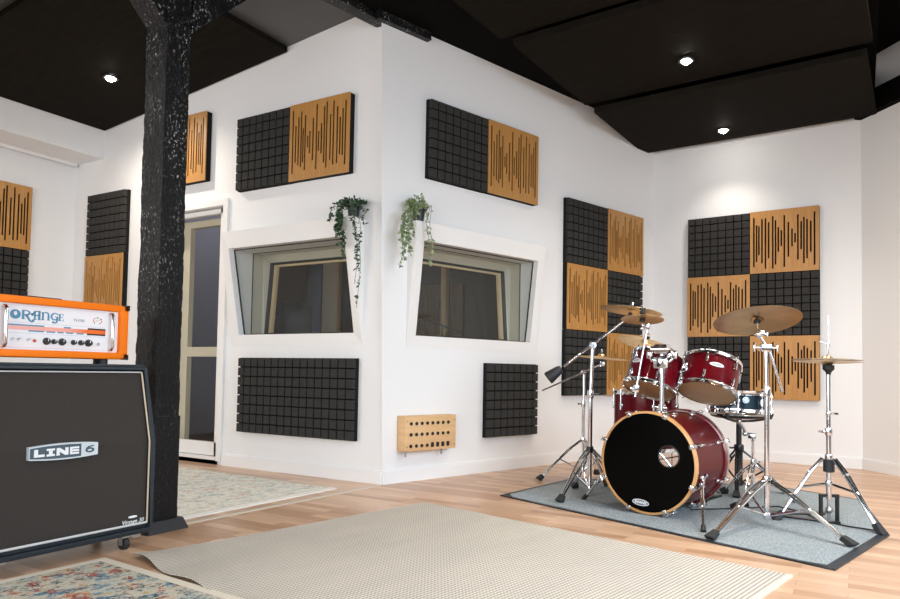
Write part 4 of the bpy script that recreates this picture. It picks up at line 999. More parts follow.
# claws, rods and lugs: eight each end
for k in range(8):
    a = PI / 8 + k * PI / 4; d = Vector((math.cos(a), 0, math.sin(a))); tn = Vector((-d.z, 0, d.x)); C0 = Vector((0, 0, cz))
    for side in (0, 1):
        y0 = -.020 if side == 0 else L + .020; s = 1 if side == 0 else -1
        mb = MB(); m = Matrix((tn, Vector((0, s, 0)), d)).transposed().to_4x4(); m.translation = C0 + d * (R + .016) + Vector((0, y0, 0))
        mb.box((-.012, -.002, -.020), (.012, .003, .006), m, bevel=.002); mb.box((-.012, -.002, .0), (.012, .046, .006), m, bevel=.002); mb.cyl(*[m @ Vector(q) for q in ((0, .002, .011), (0, .02, .011))], .008, n=10)
        mb.tube([m @ Vector((-.014, -.006, .012)), m @ Vector((.014, -.006, .012))], .0035, 6)
        mb.build('claw', M['chrome'], t)
        mb = MB(); mb.cyl(m @ Vector((0, .01, .011)), m @ Vector((0, .115, .011)), .0032, n=8); m2 = m @ Matrix.Translation((0, .12, .0))
        mb.box((-.010, -.012, -.018), (.010, .022, .004), m2, bevel=.005); mb.cyl(m2 @ Vector((0, -.02, .010)), m2 @ Vector((0, .02, .010)), .0075, n=10); mb.build('lug', M['chrome'], t)
# spurs
for s, ft in ((1, (2.228, -.245)), (-1, (1.396, .262))):
    inv = t.matrix_basis.inverted() if False else (Matrix.Translation(t.location) @ Matrix.Rotation(t.rotation_euler.z, 4, 'Z')).inverted()
    f = inv @ Vector((ft[0], ft[1], FZ)); b = Vector((s * (R + .004), .075, cz + (-.07 if s > 0 else -.05)))
    a = math.atan2(b.z - cz, b.x); b = Vector((math.cos(a) * (R + .01), .085, cz + math.sin(a) * (R + .01)))
    mb = MB(); dd = (f - b).normalized(); k1 = b + (f - b) * .5
    mb.box((-.022, -.022, -.016), (.022, .022, .016), frame(b, Vector((math.cos(a), 0, math.sin(a)))), bevel=.005); mb.cyl(b - dd * .02, b + dd * .05, .016, n=12); mb.tube([b, k1], .0105, 10); mb.cyl(k1 - dd * .018, k1 + dd * .018, .015, n=12); mb.tube([k1, f - dd * .03], .007, 8)
    mb.tube([k1, k1 + Vector((.03 * s, -.01, .0))], .005, 6); mb.ball(b + Vector((.024 * s, 0, .02)), .012, 8)
    sp = mb.build('spur', M['chrome'], t)
    mb = MB(); mb.cyl(f - dd * .045, f + Vector((0, 0, .002)), .012, .015, n=12); mb.build('rubber_tip', M['rubber'], sp)
# tom holder: base, post and two arms
inv = (Matrix.Translation(t.location) @ Matrix.Rotation(t.rotation_euler.z, 4, 'Z')).inverted()
pb = Vector((0.01, .16, cz + R)); 
mb = MB(); mb.box((-.03, -.035, -.004), (.03, .035, .012), Matrix.Translation(pb), bevel=.005); mb.cyl(pb, pb + UP * .05, .022, n=16); mb.ball(pb + Vector((.03, -.02, .03)), .012); mb.box((-.045, -.01, .02), (-.02, .01, .04), Matrix.Translation(pb), bevel=.004); th_ = mb.build('tom_mount', M['chrome'], t)
mb = MB(); mb.cyl(pb, pb + UP * .36, .0135, n=16); mb.build('post', M['chrome'], th_)
pt = pb + UP * .30
mb = MB(); mb.box((-.044, -.030, -.040), (.044, .030, .036), Matrix.Translation(pt), bevel=.010); mb.box((-.040, -.040, .046), (.046, .026, .105), Matrix.Translation(pt), bevel=.012); mb.cyl(pt + Vector((-.05, -.034, .076)), pt + Vector((.05, -.034, .076)), .018); mb.cyl(pt + Vector((0, 0, -.065)), pt + Vector((0, 0, -.035)), .020)
for s in (-1, 1):
    mb.tube([pt + Vector((s * .03, -.01, .0)), pt + Vector((s * .055, -.012, .005)), pt + Vector((s * .075, .0, .03))], .010, 10)
    mb.cyl(pt + Vector((s * .030, -.028, .01)), pt + Vector((s * .030, -.05, .01)), .008); mb.box((-.012, -.004, -.007), (.012, .004, .007), Matrix.Translation(pt + Vector((s * .030, -.052, .01))), bevel=.002)
    mb.box((-.016, -.016, -.022), (.016, .016, .028), Matrix.Translation(pt + Vector((s * .078, .0, .04))), bevel=.006)
mb.build('clamp', M['chrome'], th_)

# ---------------------------------------------------------------- toms, floor tom, snare
def drum(name, label, c, axis, r, h, xdir, shell_m, nl, badge=None, batter=None, reso=None, legs=None, lug2=True, group=None, hoop_h=.022, badge_a=None, lo=.5):
    """c: centre of the bottom head; axis: upwards"""
    t = thing(name, label, 'drum', (0, 0, 0), 0, group)
    Mx = frame_xz(c, xdir, axis); t.matrix_world = Mx
    mb = MB(); mb.lathe([(r, .012), (r, h - .012), (r - .007, h - .012), (r - .007, .012)], None, 48, close=True); sh = mb.build('shell', shell_m, t)
    for nm, z0, z1 in (('bottom_hoop', -.004, hoop_h), ('top_hoop', h - hoop_h, h + .004)):
        mb = MB(); fl_ = z0 if nm[0] == 'b' else z1; i_ = z1 if nm[0] == 'b' else z0
        s = 1 if nm[0] == 'b' else -1
        mb.lathe([(r + .003, fl_), (r + .010, fl_ + s * .001), (r + .008, fl_ + s * .004), (r + .007, i_ - s * .005), (r + .013, i_ - s * .003), (r + .013, i_), (r + .004, i_)], None, 48, close=True)
        for k in range(nl):
            a = 2 * PI * (k + lo) / nl; d = Vector((math.cos(a), math.sin(a), 0)); m = frame_xz(d * (r + .013) + UP * (i_ - s * .004), Vector((-d.y, d.x, 0)), d); mb.box((-.010, -.005, -.006), (.010, .005, .008), m)
        mb.build(nm, M['chrome'], t)
    mb = MB(); mb.lathe([(0, h - .001), (r - .002, h - .001), (r + .004, h - .007)], None, 48); mb.build('batter_head', batter or M['head_white'], t)
    mb = MB(); mb.lathe([(0, .001), (r - .002, .001), (r + .004, .007)], None, 48); mb.build('bottom_head', reso or M['head_clear'], t)
    for k in range(nl):
        a = 2 * PI * (k + lo) / nl; d = Vector((math.cos(a), math.sin(a), 0)); tn = Vector((-d.y, d.x, 0))
        for zc, s in (((h * .26, -1), (h * .74, 1)) if lug2 else ((h * .5, 0),)):
            mb = MB(); m = frame_xz(d * (r + .001) + UP * zc, tn, d)
            mb.box((-.009, -.020, -.001), (.009, .020, .010), m, bevel=.004); mb.cyl(d * (r + .014) + UP * (zc - .022), d * (r + .014) + UP * (zc + .022), .0075, n=10)
            if s: mb.cyl(d * (r + .014) + UP * zc, d * (r + .014) + UP * (h - .004 if s > 0 else .004), .0028, n=8); e = h + .006 if s > 0 else -.006; mb.cyl(d * (r + .014) + UP * (e - .006), d * (r + .014) + UP * (e + .006), .005, n=8)
            else: mb.cyl(d * (r + .014) + UP * .0, d * (r + .014) + UP * h, .0028, n=8)
            mb.build('lug', M['chrome'], t)
    if badge_a is not None:
        d = Vector((math.cos(badge_a), math.sin(badge_a), 0)); tn = Vector((-d.y, d.x, 0)); m = frame_xz(d * (r + .0005) + UP * (h * .60), tn, d)
        if badge == 'oval':
            mb = MB(); n = 24; ring_ = []
            for rr, zz_ in ((1.0, .0), (.95, .003), (.84, .0032)): ring_.append([mb._v((.042 * rr * math.cos(2 * PI * k / n), .0135 * rr * math.sin(2 * PI * k / n), zz_ - (.042 * rr * math.cos(2 * PI * k / n)) ** 2 / (2 * r)), m) for k in range(n)])
            for A, B in zip(ring_, ring_[1:]):
                for k in range(n): mb.bm.faces.new((A[k], A[(k + 1) % n], B[(k + 1) % n], B[k]))
            mb.bm.faces.new(ring_[-1]); bo = mb.build('badge', M['white_print'], t)
            text('MAPEX', .0155, M['grey_print'], 'badge_lettering', bo, m @ Matrix.Translation((0, 0, .0030)), sx=1.0, ext=.0004, offset=.0004)
        else:
            mb = MB(); mb.lathe([(0, .002), (.019, .002), (.021, -.002)], m, 24); bo = mb.build('badge', M['steel'], t)
            mb = MB(); mb.lathe([(.010, .0026), (.013, .0030), (.015, .0026)], m, 24); mb.lathe([(0, .0028), (.005, .0026)], m, 12); mb.build('badge_emblem', M['badge_slate'], bo)
    return t, Mx
axT = Vector((.012, .40, .915)).normalized()
# tilt with a lean to the right in the picture
def lean(right, away): return (UP + RT * right + FW * away).normalized()
c2_ = Vector((2.120, .401, .697)); ax2 = lean(.33, .36)
t2, M2 = drum('rack_tom', 'right red rack tom, showing its oval badge', c2_, ax2, .163, .212, RT, M['red'], 6, 'oval', reso=M['head_amber'], badge_a=-PI / 2 - .10, lo=.06, group='red rack toms')
c1_ = Vector((1.792, .325, .708)); ax1 = lean(.36, .27)
t1, M1 = drum('rack_tom', 'left red rack tom, partly behind the chrome tom holder', c1_, ax1, .155, .222, RT, M['red'], 6, 'oval', reso=M['head_amber'], badge_a=-PI / 2 - 1.05, lo=.45, group='red rack toms')
# tom brackets
for tt, a in ((t2, PI * 1.08), (t1, -.25)):
    r = .163 if tt is t2 else .152
    d = Vector((math.cos(a), math.sin(a), 0)); m = frame_xz(d * r + UP * .11, Vector((-d.y, d.x, 0)), d); mb = MB(); mb.box((-.022, -.03, 0), (.022, .03, .012), m, bevel=.005); mb.box((-.014, -.018, .01), (.014, .018, .034), m, bevel=.005); mb.cyl(m @ Vector((-.02, 0, .022)), m @ Vector((.028, 0, .022)), .008); mb.build('bracket', M['chrome'], tt)
ft, Mf = drum('floor_tom', 'dark red floor tom behind the bass drum', Vector((1.665, .70, .305)), Vector((0, 0, 1)), .203, .39, RT, M['red'], 6, None, reso=M['head_clear'], group=None, batter=M['head_amber'])
for k in range(3):
    a = 2 * PI * k / 3 + .35; d = Vector((math.cos(a), math.sin(a), 0)); p = d * (.203 + .018)
    mb = MB(); mb.cyl(p + UP * .2, p + UP * (-.25), .006, n=10); mb.tube([p + UP * -.24, p + d * .02 + UP * -.27, p + d * .02 + UP * -.29], .006, 8); mb.box((-.016, -.03, -.018), (.016, .03, .008), frame_xz(p + UP * .14, Vector((-d.y, d.x, 0)), d), bevel=.005); lg_ = mb.build('leg', M['chrome'], ft)
    mb = MB(); mb.cyl(p + d * .02 + UP * -.2975, p + d * .02 + UP * -.262, .016, .012, n=12); mb.build('rubber_foot', M['rubber'], lg_)
# snare
sc = Vector((2.252, .748, .568)); axs = lean(.03, .06)
sn, Ms = drum('snare_drum', 'blue black snare drum with chrome hoops behind the cymbal stand', sc, axs, .178, .135, RT, M['snare_blue'], 8, 'round', reso=M['head_clear'], lug2=False, badge_a=-PI / 2 - .15, hoop_h=.026)
mb = MB(); d = Vector((math.cos(PI * .98), math.sin(PI * .98), 0)); m = frame_xz(d * .178 + UP * .06, Vector((-d.y, d.x, 0)), d); mb.box((-.02, -.045, 0), (.02, .045, .022), m, bevel=.004); mb.box((-.008, -.01, .02), (.008, .05, .032), m, bevel=.003); mb.build('strainer', M['chrome'], sn)
d = Vector((1, 0.05, 0)).normalized(); mb = MB(); m = frame_xz(d * .178 + UP * .055, Vector((-d.y, d.x, 0)), d); mb.box((-.02, -.04, 0), (.02, .035, .022), m, bevel=.004); mb.build('butt_plate', M['chrome'], sn)

# snare stand (chrome)
t = thing('snare_stand', 'chrome snare stand with a cranked tilter under the blue black snare', 'drum stand', (2.325, .845, FZ))
bp = Vector((0, 0, 0))
mb = MB(); mb.cyl((0, 0, .06), (0, 0, .25), .013, n=14); mb.cyl((0, 0, .2), (0, 0, .40), .0095, n=14); mb.build('pole', M['chrome'], t)
collar(t, (0, 0, .25), .017, .03, knob_dir=RT); collar(t, (0, 0, .07), .016, .03)
tip = in_local(t, sc) + Vector((0, 0, -.05))
mb = MB(); mb.tube([(0, 0, .385), (0, 0, .41), (-.03, 0, .425), (-.045, -.03, .43)], .012, 10); mb.box((-.03, -.012, .398), (.02, .012, .432), bevel=.005); mb.tube([(-.04, -.03, .425), (-.05, -.05, .47), tip], .011, 10); mb.ball((-.045, -.03, .43), .018); mb.ball(tip, .02); mb.tube([(-.03, -.02, .43), (-.0, -.06, .435)], .005, 6); mb.build('tilter', M['chrome'], t)
for k in range(3):
    a = 2 * PI * k / 3 - .2; d = RT * math.cos(a) + FW * math.sin(a)
    e = tip + d * .192 + UP * .032; up_e = e + UP * .02
    mb = MB(); mb.tube([tip, tip + d * .09 + UP * .005, e + UP * -.008], .007, 8); ar = mb.build('basket_arm', M['black_metal'], t)
    mb = MB(); mb.tube([e + d * -.035 + UP * -.009, e + UP * -.004, e + d * .008 + UP * .022], .012, 8); mb.build('rubber_grip', M['rubber'], ar)
for an in (-2.15, -.1, 1.95):
    d = RT * math.cos(an) + FW * math.sin(an); add_leg(t, (0, 0, .23), 0, d * .27, (0, 0, .08), True, tubes=.0055, foot_l=.045)

# drum throne
t = thing('drum_throne', 'black drum stool with a round seat and tripod legs behind the snare drum', 'stool', (2.19, 1.19, FZ))
mb = MB(); mb.lathe([(0, .507), (.15, .507), (.185, .517), (.195, .534), (.185, .552), (.15, .560), (0, .562)], None, 40); mb.build('seat', M['black_plastic'], t)
mb = MB(); mb.lathe([(.196, .53), (.1985, .534), (.196, .538)], None, 40); mb.build('seat_trim', M['steel'], t)
mb = MB(); mb.cyl((0, 0, .05), (0, 0, .508), .019, n=16); mb.cyl((0, 0, .04), (0, 0, .28), .026, n=16); mb.build('pole', M['black_metal'], t)
collar(t, (0, 0, .30), .031, .045, M['black_metal'], -RT); collar(t, (0, 0, .06), .03, .03, M['black_metal']); 
for an in (-2.0, -.25, 1.75):
    d = RT * math.cos(an) + FW * math.sin(an); add_leg(t, d * .015 + UP * .28, 0, d * .30, (0, 0, .06), True, tubes=.008, m=M['black_metal'])

# ---------------------------------------------------------------- front cymbal stand and ride
cy = Vector((2.489, .097, FZ)); t = thing('cymbal_stand', 'chrome tripod cymbal stand in front, right of the bass drum', 'cymbal stand', cy)
mb = MB(); mb.cyl((0, 0, .045), (0, 0, .72), .0135, n=16); mb.cyl((0, 0, .70), (-.005, 0, .955), .0105, n=16); mb.build('pole', M['chrome'], t)
collar(t, (0, 0, .715), .018, .055, knob_dir=-RT); collar(t, (0, 0, .055), .02, .035); collar(t, (0, 0, .245), .022, .04)
cc = Vector((2.440, .092, 1.106)); axc = lean(.015, .30); rt_c = in_local(t, cc)
mb = MB(); hd_ = Vector((-.005, 0, .955)); mb.box((-.03, -.014, -.022), (.03, .014, .02), Matrix.Translation(hd_) @ Matrix.Rotation(math.atan2(.5, .866), 4, 'Z'), bevel=.005)
for s in (-1, 1): mb.cyl(hd_ + RT * s * .03, hd_ + RT * s * .062, .007); mb.box((-.004, -.004, -.022), (.004, .004, .022), Matrix.Translation(hd_ + RT * s * .062), bevel=.001)
b0 = hd_ + RT * .085 - UP * .225; knee = rt_c - axc * .075
mb.tube([b0, hd_ + RT * .01 + UP * .012], .0075, 10); mb.tube([hd_ + RT * .008, knee], .0078, 10); mb.cyl(b0, b0 + (b0 - hd_).normalized() * .012, .009)
mb.ball(knee, .022, 14); mb.box((-.012, -.012, -.012), (.03, .012, .02), Matrix.Translation(knee) @ Matrix.Rotation(math.atan2(.5, .866), 4, 'Z'), bevel=.004); mb.cyl(knee + RT * .02, knee + RT * .045, .006); mb.box((-.004, -.004, -.016), (.004, .004, .016), Matrix.Translation(knee + RT * .048), bevel=.001)
mb.build('boom_arm', M['chrome'], t)
topper(t, cc + axc * .012, axc, .017)
for f in ((2.294, -.383), (2.878, -.152), (2.27, .50)):
    add_leg(t, (0, 0, .245), 0, Vector((f[0] - cy.x, f[1] - cy.y, 0)), (0, 0, .058), True, tubes=.0085, foot_l=.075)
cymbal('ride_cymbal', 'large bronze cymbal tilted away on the front chrome stand', cc, axc, .226, M['bronze_dark'])

# ---------------------------------------------------------------- hi-hat
hp = Vector((2.772, .393, FZ)); t = thing('hihat_stand', 'chrome hi-hat stand with pedal at the right corner of the grey carpet', 'hi-hat stand', hp)
mb = MB(); mb.cyl((0, 0, .13), (0, 0, .50), .0145, n=16); mb.cyl((0, 0, .48), (0, 0, .825), .012, n=16); mb.cyl((0, 0, .8), (0, 0, 1.145), .0022, n=8); mb.build('pole', M['chrome'], t)
collar(t, (0, 0, .50), .019, .04, knob_dir=-RT); collar(t, (0, 0, .36), .02, .03); collar(t, (0, 0, .60), .013, .02, knob_dir=RT)
mb = MB(); mb.lathe([(.014, .275), (.029, .28), (.029, .345), (.014, .35)], None, 18, close=True); mb.build('height_grip', M['rubber'], t)
mb = MB(); mb.lathe([(.004, .815), (.012, .815), (.015, .83), (.030, .845), (.030, .868), (.004, .868)], None, 20, close=True); mb.build('seat_cup', M['rubber'], t)
mb = MB(); mb.cyl((0, 0, .965), (0, 0, 1.0), .009); mb.cyl((0, 0, .985), Vector((0, 0, .99)) - RT * .05 + UP * .01, .0035); mb.build('clutch', M['chrome'], t)
for f, m_ in (((3.012, .245), M['chrome']), ((2.52, .315), M['chrome'])):
    d = Vector((f[0] - hp.x, f[1] - hp.y, 0)); add_leg(t, d.normalized() * .02 + UP * .352, 0, d, (0, 0, .215), True, tubes=.0085, foot_l=.075)
collar(t, (0, 0, .215), .02, .03)
mb = MB()
for s in (-1, 1): mb.box((-.008, -.008, .0), (.008, .008, .15), Matrix.Translation(RT * s * .045) @ Matrix.Rotation(math.atan2(.5, .866), 4, 'Z'))
rm = Matrix.Rotation(math.atan2(.5, .866), 4, 'Z'); mb.box((-.053, -.009, .14), (.053, .009, .156), rm); mb.box((-.053, -.02, 0), (.053, .02, .010), rm); mb.build('pedal_frame', M['black_metal'], t)
mb = MB(); mb.box((-.008, -.004, .02), (.008, .004, .14), rm); mb.ball((0, 0, .07), .02); mb.build('chain', M['steel'], t)
mb = MB(); pm = Matrix.Translation(Vector((0, 0, 0))) @ Matrix.Rotation(math.atan2(.5, .866) + .95, 4, 'Z'); mb.hexa([(-.04, .015, .045), (.04, .015, .045), (.045, .30, .012), (-.045, .30, .012), (-.04, .015, .053), (.04, .015, .053), (.045, .30, .020), (-.045, .30, .020)], pm); mb.box((-.05, .28, 0), (.05, .33, .02), pm); mb.box((-.012, -.02, .0), (.012, .3, .006), pm); mb.build('footboard', M['black_metal'], t, smooth=False)
hc = Vector((2.766, .393, .897))
cymbal('hihat_cymbal', 'upper bronze hi-hat cymbal, on the stand at the right', hc + UP * .007, lean(.012, .0), .178, M['bronze'], bell=.10, bow=.010, group='pair of hi-hat cymbals')
lo = cymbal('hihat_cymbal', 'lower bronze hi-hat cymbal, facing down on the stand at the right', hc - UP * .004, -lean(.012, .0), .178, M['bronze'], bell=.12, bow=.010, group='pair of hi-hat cymbals')

# ---------------------------------------------------------------- left boom stand with crash
pa = Vector((1.392, .387, FZ)); PN = Vector((2.92 - pa.x, -3.88 - pa.y, 0)).normalized()
def bill(px, py, P):   # helper on the vertical plane through P facing the viewer side
    return None
t = thing('cymbal_stand', 'chrome boom stand with a black counterweight left of the bass drum', 'cymbal stand', pa)
# offsets measured along the picture plane (rt) at this stand's distance
def o(r, z): return RT * r + UP * z
mb = MB(); mb.cyl((0, 0, .03), (0, 0, .66), .0150, n=16); mb.cyl((0, 0, .64), o(.012, .985), .0115, n=16); mb.build('pole', M['chrome'], t)
collar(t, (0, 0, .665), .02, .05, knob_dir=RT); collar(t, (0, 0, .05), .02, .03); collar(t, (0, 0, .305), .022, .04, M['black_metal'])
hdp = o(.012, .985); bw0 = o(-.245, .79); be = o(.235, 1.165)
mb = MB(); mb.ball(hdp, .026, 14); mb.cyl(hdp - FW * .03, hdp + FW * .03, .02, n=14); mb.cyl(hdp - FW * .03, hdp - FW * .055, .007); mb.build('tilter', M['chrome'], t)
mb = MB(); mb.cyl(bw0 + (be - bw0) * .14, be, .0085, n=12); mb.ball(be, .024, 12); mb.cyl(be, be + RT * .045 + UP * .01, .008); mb.build('boom_arm', M['chrome'], t)
mb = MB(); dd = (be - bw0).normalized(); mb.lathe([(0, -.055), (.040, -.055), (.043, -.045), (.030, .035), (.022, .055), (0, .055)], frame(bw0 + dd * .01, dd), 18); mb.build('counterweight', M['rubber'], t)
for f in ((1.312, .07), (1.20, .62), (1.50, .72)):
    add_leg(t, (0, 0, .305), 0, Vector((f[0] - pa.x, f[1] - pa.y, 0)), (0, 0, .055), True, tubes=.008, foot_l=.06)
ca = Vector(pa) + o(.262, 1.228); axa = lean(.14, .03)
topper(t, ca - axa * .020, axa, .012)
cymbal('crash_cymbal', 'bronze crash cymbal on the boom stand, behind the small splash', ca - axa * .012, axa, .203, M['bronze'])

# splash on an arm clamped to the left tom
cs = Vector((1.777, .222, 1.140)); axs_ = lean(.06, .16)
Mi = M1.inverted()
low = Vector((1.757, .160, .690)); top_ = Vector((1.812, .205, 1.095)); k2 = cs - axs_ * .055
mb = MB(Mi); mb.cyl(low - (top_ - low).normalized() * .02, top_, .0068, n=12); mb.ball(top_, .016); mb.box((-.012, -.012, -.02), (.012, .012, .02), frame(top_, top_ - low), bevel=.004); mb.tube([top_, k2], .009, 8); mb.ball(k2, .013); ar = mb.build('cymbal_arm', M['chrome'], t1)
mb = MB(Mi); mb.box((-.016, -.016, -.024), (.016, .016, .024), frame(low + UP * .03, top_ - low), bevel=.005); mb.box((-.02, -.006, -.01), (.02, .045, .01), frame_xz(low + UP * .025, RT, UP), bevel=.004); mb.cyl(low + UP * .03, low + UP * .03 - RT * .035, .007); mb.build('clamp', M['chrome'], ar)
topper(ar, cs + axs_ * .008, axs_, .017, Mi)
cymbal('splash_cymbal', 'small dark bronze splash cymbal above the left rack tom', cs, axs_, .128, M['bronze_dark'], bell=.12)

# rear stand with the wide golden cymbal behind the left tom
pg = Vector((1.62, 1.02, FZ)); t = thing('cymbal_stand', 'chrome stand mostly hidden behind the toms, carrying the golden cymbal', 'cymbal stand', pg)
cg = Vector((1.622, .86, 1.02)); axg = lean(.20, -.33)
mb = MB(); mb.cyl((0, 0, .05), (0, 0, .62), .013, n=14); mb.cyl((0, 0, .6), (0, 0, .86), .010, n=14); mb.build('pole', M['chrome'], t)
kg = in_local(t, cg) - axg * .06; mb = MB(); mb.ball((0, 0, .86), .02); mb.tube([(0, 0, .86), kg], .009, 8); mb.ball(kg, .016); mb.build('boom_arm', M['chrome'], t)
collar(t, (0, 0, .62), .017, .04, knob_dir=RT); collar(t, (0, 0, .06), .018, .03); collar(t, (0, 0, .28), .02, .035)
for an in (.4, 2.5, 4.6): add_leg(t, (0, 0, .28), 0, Vector((math.cos(an), math.sin(an), 0)) * .26, (0, 0, .065), True, tubes=.007, foot_l=.05)
topper(t, cg + axg * .012, axg, .017)
cymbal('crash_cymbal', 'bright golden cymbal tilted behind the left rack tom', cg, axg, .205, M['gold'])

# rear left boom stand with china-like cymbal low at left
pbv = Vector((1.12, 1.00, FZ)); t = thing('cymbal_stand', 'thin chrome boom stand nearest the wall, left of the bass drum', 'cymbal stand', pbv)
mb = MB(); mb.cyl((0, 0, .06), (0, 0, .56), .0125, n=14); mb.cyl((0, 0, .54), o(0, .80), .0095, n=14); mb.build('pole', M['chrome'], t)
collar(t, (0, 0, .57), .017, .045, knob_dir=-RT); collar(t, (0, 0, .07), .017, .03); collar(t, (0, 0, .30), .02, .035)
hb_ = o(0, .81); e0 = o(-.315, .665); e1 = o(.14, .875)
mb = MB(); mb.cyl(e0, e1, .0065, n=10); mb.ball(e1, .02, 12); mb.cyl(hb_ - FW * .03, hb_ + FW * .03, .019, n=12); mb.cyl(e1 - FW * .03, e1 + FW * .03, .014, n=12); mb.build('boom_arm', M['chrome'], t)
for f in ((.845, .80), (1.12, 1.32), (1.36, .86)): add_leg(t, (0, 0, .30), 0, Vector((f[0] - pbv.x, f[1] - pbv.y, -FZ if f[0] < 1 else 0)), (0, 0, .075), True, tubes=.0065, foot_l=.055)
cbv = pbv + o(.130, .930); axb = lean(.075, .0)
topper(t, cbv - axb * .016, axb, .014)
cymbal('crash_cymbal', 'thin bronze cymbal lowest at the left, on the boom stand by the wall', cbv - axb * .012, axb, .20, M['gold'])

# bass drum pedal behind the kick and the loose cable
t = thing('bass_drum_pedal', 'black drum pedal on the carpet behind the bass drum', 'pedal', (2.02, .62, FZ), -.2)
mb = MB(); mb.box((-.05, 0, 0), (.05, .3, .008)); mb.box((-.055, -.03, 0), (.055, .0, .02)); mb.build('base_plate', M['black_metal'], t, smooth=False)
mb = MB(); mb.hexa([(-.04, .02, .08), (.04, .02, .08), (.04, .29, .018), (-.04, .29, .018), (-.04, .02, .088), (.04, .02, .088), (.04, .29, .026), (-.04, .29, .026)]); mb.build('footboard', M['black_metal'], t, smooth=False)
mb = MB(); mb.cyl((-.06, 0, 0), (-.06, 0, .2), .010); mb.cyl((.06, 0, 0), (.06, 0, .2), .010); mb.cyl((-.06, 0, .2), (.06, 0, .2), .009); mb.tube([(0, 0, .2), (0, -.045, .31)], .005); mb.build('frame', M['black_metal'], t)
mb = MB(); mb.ball((0, -.05, .33), .026); mb.build('beater', M['white_print'], t)
mb = MB(); pts = [Vector(p) for p in ((2.05, .30), (2.3, .52), (2.48, .72), (2.62, .62), (2.72, .42), (2.86, .33), (2.99, .30), (3.02, .33))]
mb.tube([(p.x, p.y, FZ + .004) for p in (pts[i].lerp(pts[i + 1], k / 6) for i in range(len(pts) - 1) for k in range(6))], .004, 6)
tag(mb.build('cable', M['rubber']), 'thin black cable lying across the grey carpet behind the stands', 'cable')

# ---------------------------------------------------------------- spotlights
def spot(label, p, energy, wide=120, tilt=(0, 0), group='ceiling spotlights'):
    t = thing('ceiling_spotlight', label, 'spotlight', p, 0, group)
    mb = MB(); mb.lathe([(.040, .004), (.040, -.008), (.058, -.008), (.062, .0), (.062, .004)], None, 32, close=True); mb.build('ring', M['black_metal'], t)
    mb = MB(); mb.lathe([(0, -.030), (.018, -.027), (.032, -.017), (.0395, -.004), (.039, .002), (0, .002)], None, 28); mb.build('lens', M['lamp'], t)
    l = bpy.data.lights.new('spot_beam', 'SPOT'); l.energy = energy; l.color = (1.0, .90, .78); l.spot_size = math.radians(wide); l.spot_blend = 1.0; l.shadow_soft_size = .045
    lo_ = bpy.data.objects.new('spot_beam', l); col.objects.link(lo_); lo_.location = (0, 0, -.085); lo_.rotation_euler = (tilt[0], tilt[1], 0); lo_.parent = t
E1 = 86
spot('bright spotlight in the left ceiling, beside the black post', Vector((-2.43, -.59, lz(-2.43) - .004)), E1 * 1.2, 160)
spot('bright spotlight, upper of the two at the right', Vector((1.79, 1.33, 3.2)), E1 * 1.2, 125)
spot('bright spotlight, lower of the two at the right', Vector((1.818, 2.80, 3.13)), E1 * .52, 110)
# lamps added outside the frame for light, a cluster for the far right wall
for x, y, z in ((1.8, -.3, 3.255), (2.4, .45, 3.30), (1.6, -2.6, 3.34), (-2.0, -2.4, lz(-2.0) - .055), (3.5, 1.0, 3.62), (3.8, -1.6, 3.6), (3.15, -.75, 3.6), (3.2, -.45, 3.6), (3.25, -.15, 3.6), (3.3, .2, 3.6), (-1.0, -4.0, 3.37)):
    l = bpy.data.lights.new('spot_beam', 'SPOT'); l.energy = E1; l.color = (1.0, .90, .78); l.spot_size = math.radians(150); l.spot_blend = .9; l.shadow_soft_size = .05
    lo_ = bpy.data.objects.new('spot_beam', l); col.objects.link(lo_); lo_.location = (x, y, z)
l = bpy.data.lights.new('added_uplight', 'SPOT'); l.energy = 30; l.color = (.95, 1.0, .97); l.spot_size = math.radians(110); l.spot_blend = 1.0; l.shadow_soft_size = .06  # unseen upward spot added to brighten the grey ceiling
lo_ = bpy.data.objects.new('added_uplight', l); col.objects.link(lo_); lo_.location = (-.80, -1.15, 3.02); lo_.rotation_euler = (PI, 0, 0)
# unseen point light added to brighten the booth
l = bpy.data.lights.new('booth_fill', 'POINT'); l.energy = 13; l.color = (1.0, .93, .85); l.shadow_soft_size = .1
lo_ = bpy.data.objects.new('booth_fill', l); col.objects.link(lo_); lo_.location = (-3.0, 1.6, 2.7)
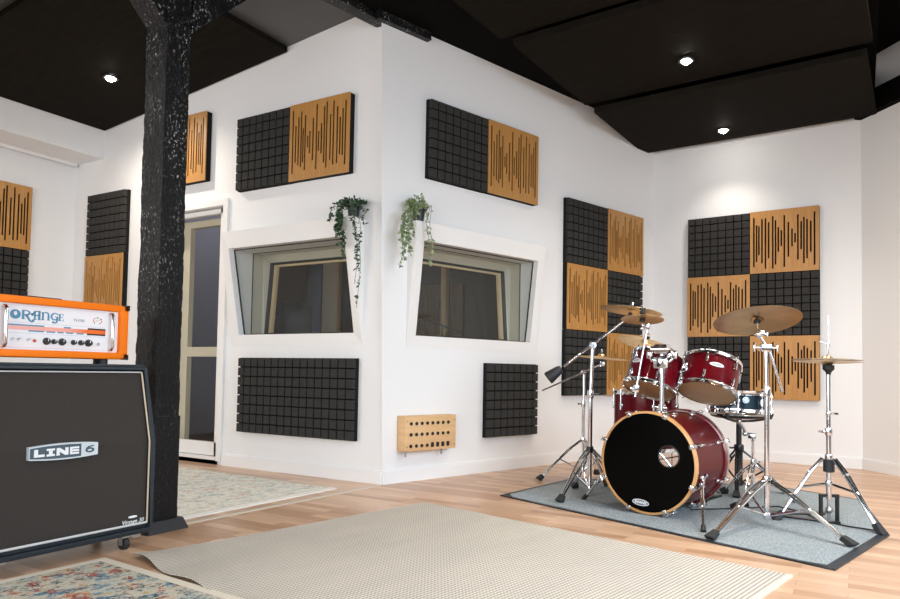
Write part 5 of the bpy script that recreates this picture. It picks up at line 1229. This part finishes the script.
# daylight from the windows behind and right of the viewer, then an added rear left fill
def area(p, target, sx, sy, e, c, spread=180):
    l = bpy.data.lights.new('daylight_and_fill', 'AREA'); l.shape = 'RECTANGLE'; l.size = sx; l.size_y = sy; l.spread = math.radians(spread); l.energy = e; l.color = c
    lo_ = bpy.data.objects.new('daylight_and_fill', l); col.objects.link(lo_); lo_.location = p
    lo_.rotation_euler = (Vector(target) - Vector(p)).to_track_quat('-Z', 'Y').to_euler()
area((5.4, -2.2, 1.9), (3.1, -1.1, 0), 3.2, 1.7, 150, (.70, .85, 1.0), 125)
area((1.6, -6.8, 1.5), (.8, 0, .2), 4.5, 2.4, 235, (.97, .98, 1.0))
area((-3.6, -6.6, 1.7), (3.2, 2.0, 1.3), 2.2, 2.2, 95, (1.0, .97, .93), 110)  # fill added at the rear left to brighten the far right wall
w = bpy.data.worlds.new('world'); scn.world = w; w.use_nodes = True
bg = w.node_tree.nodes['Background']; bg.inputs['Color'].default_value = (1.0, .975, .95, 1); bg.inputs['Strength'].default_value = .22

# ---------------------------------------------------------------- camera
cam = bpy.data.cameras.new('camera'); co = bpy.data.objects.new('camera', cam); col.objects.link(co)
f, cx, cyy, roll, pitch, yaw = 679.14, 467.83, 345.42, .0167, .0386, .5231
fw = Vector((-math.sin(yaw), math.cos(yaw), 0)); rt = Vector((math.cos(yaw), math.sin(yaw), 0)); up = Vector((0, 0, 1))
fw, up = fw * math.cos(pitch) + up * math.sin(pitch), up * math.cos(pitch) - fw * math.sin(pitch)
rt, up = rt * math.cos(roll) + up * math.sin(roll), up * math.cos(roll) - rt * math.sin(roll)
mw = Matrix((rt, up, -fw)).transposed().to_4x4(); mw.translation = Vector((2.9202, -3.8834, .8052)); co.matrix_world = mw
cam.sensor_width = 36; cam.lens = f / 900 * 36; cam.shift_x = (450 - cx) / 900; cam.shift_y = (cyy - 299.5) / 900; cam.clip_start = .05
scn.camera = co
vs_ = scn.view_settings; vs_.view_transform = 'Standard'; vs_.look = 'None'; vs_.gamma = 1; vs_.use_curve_mapping = False; vs_.exposure = -0.24
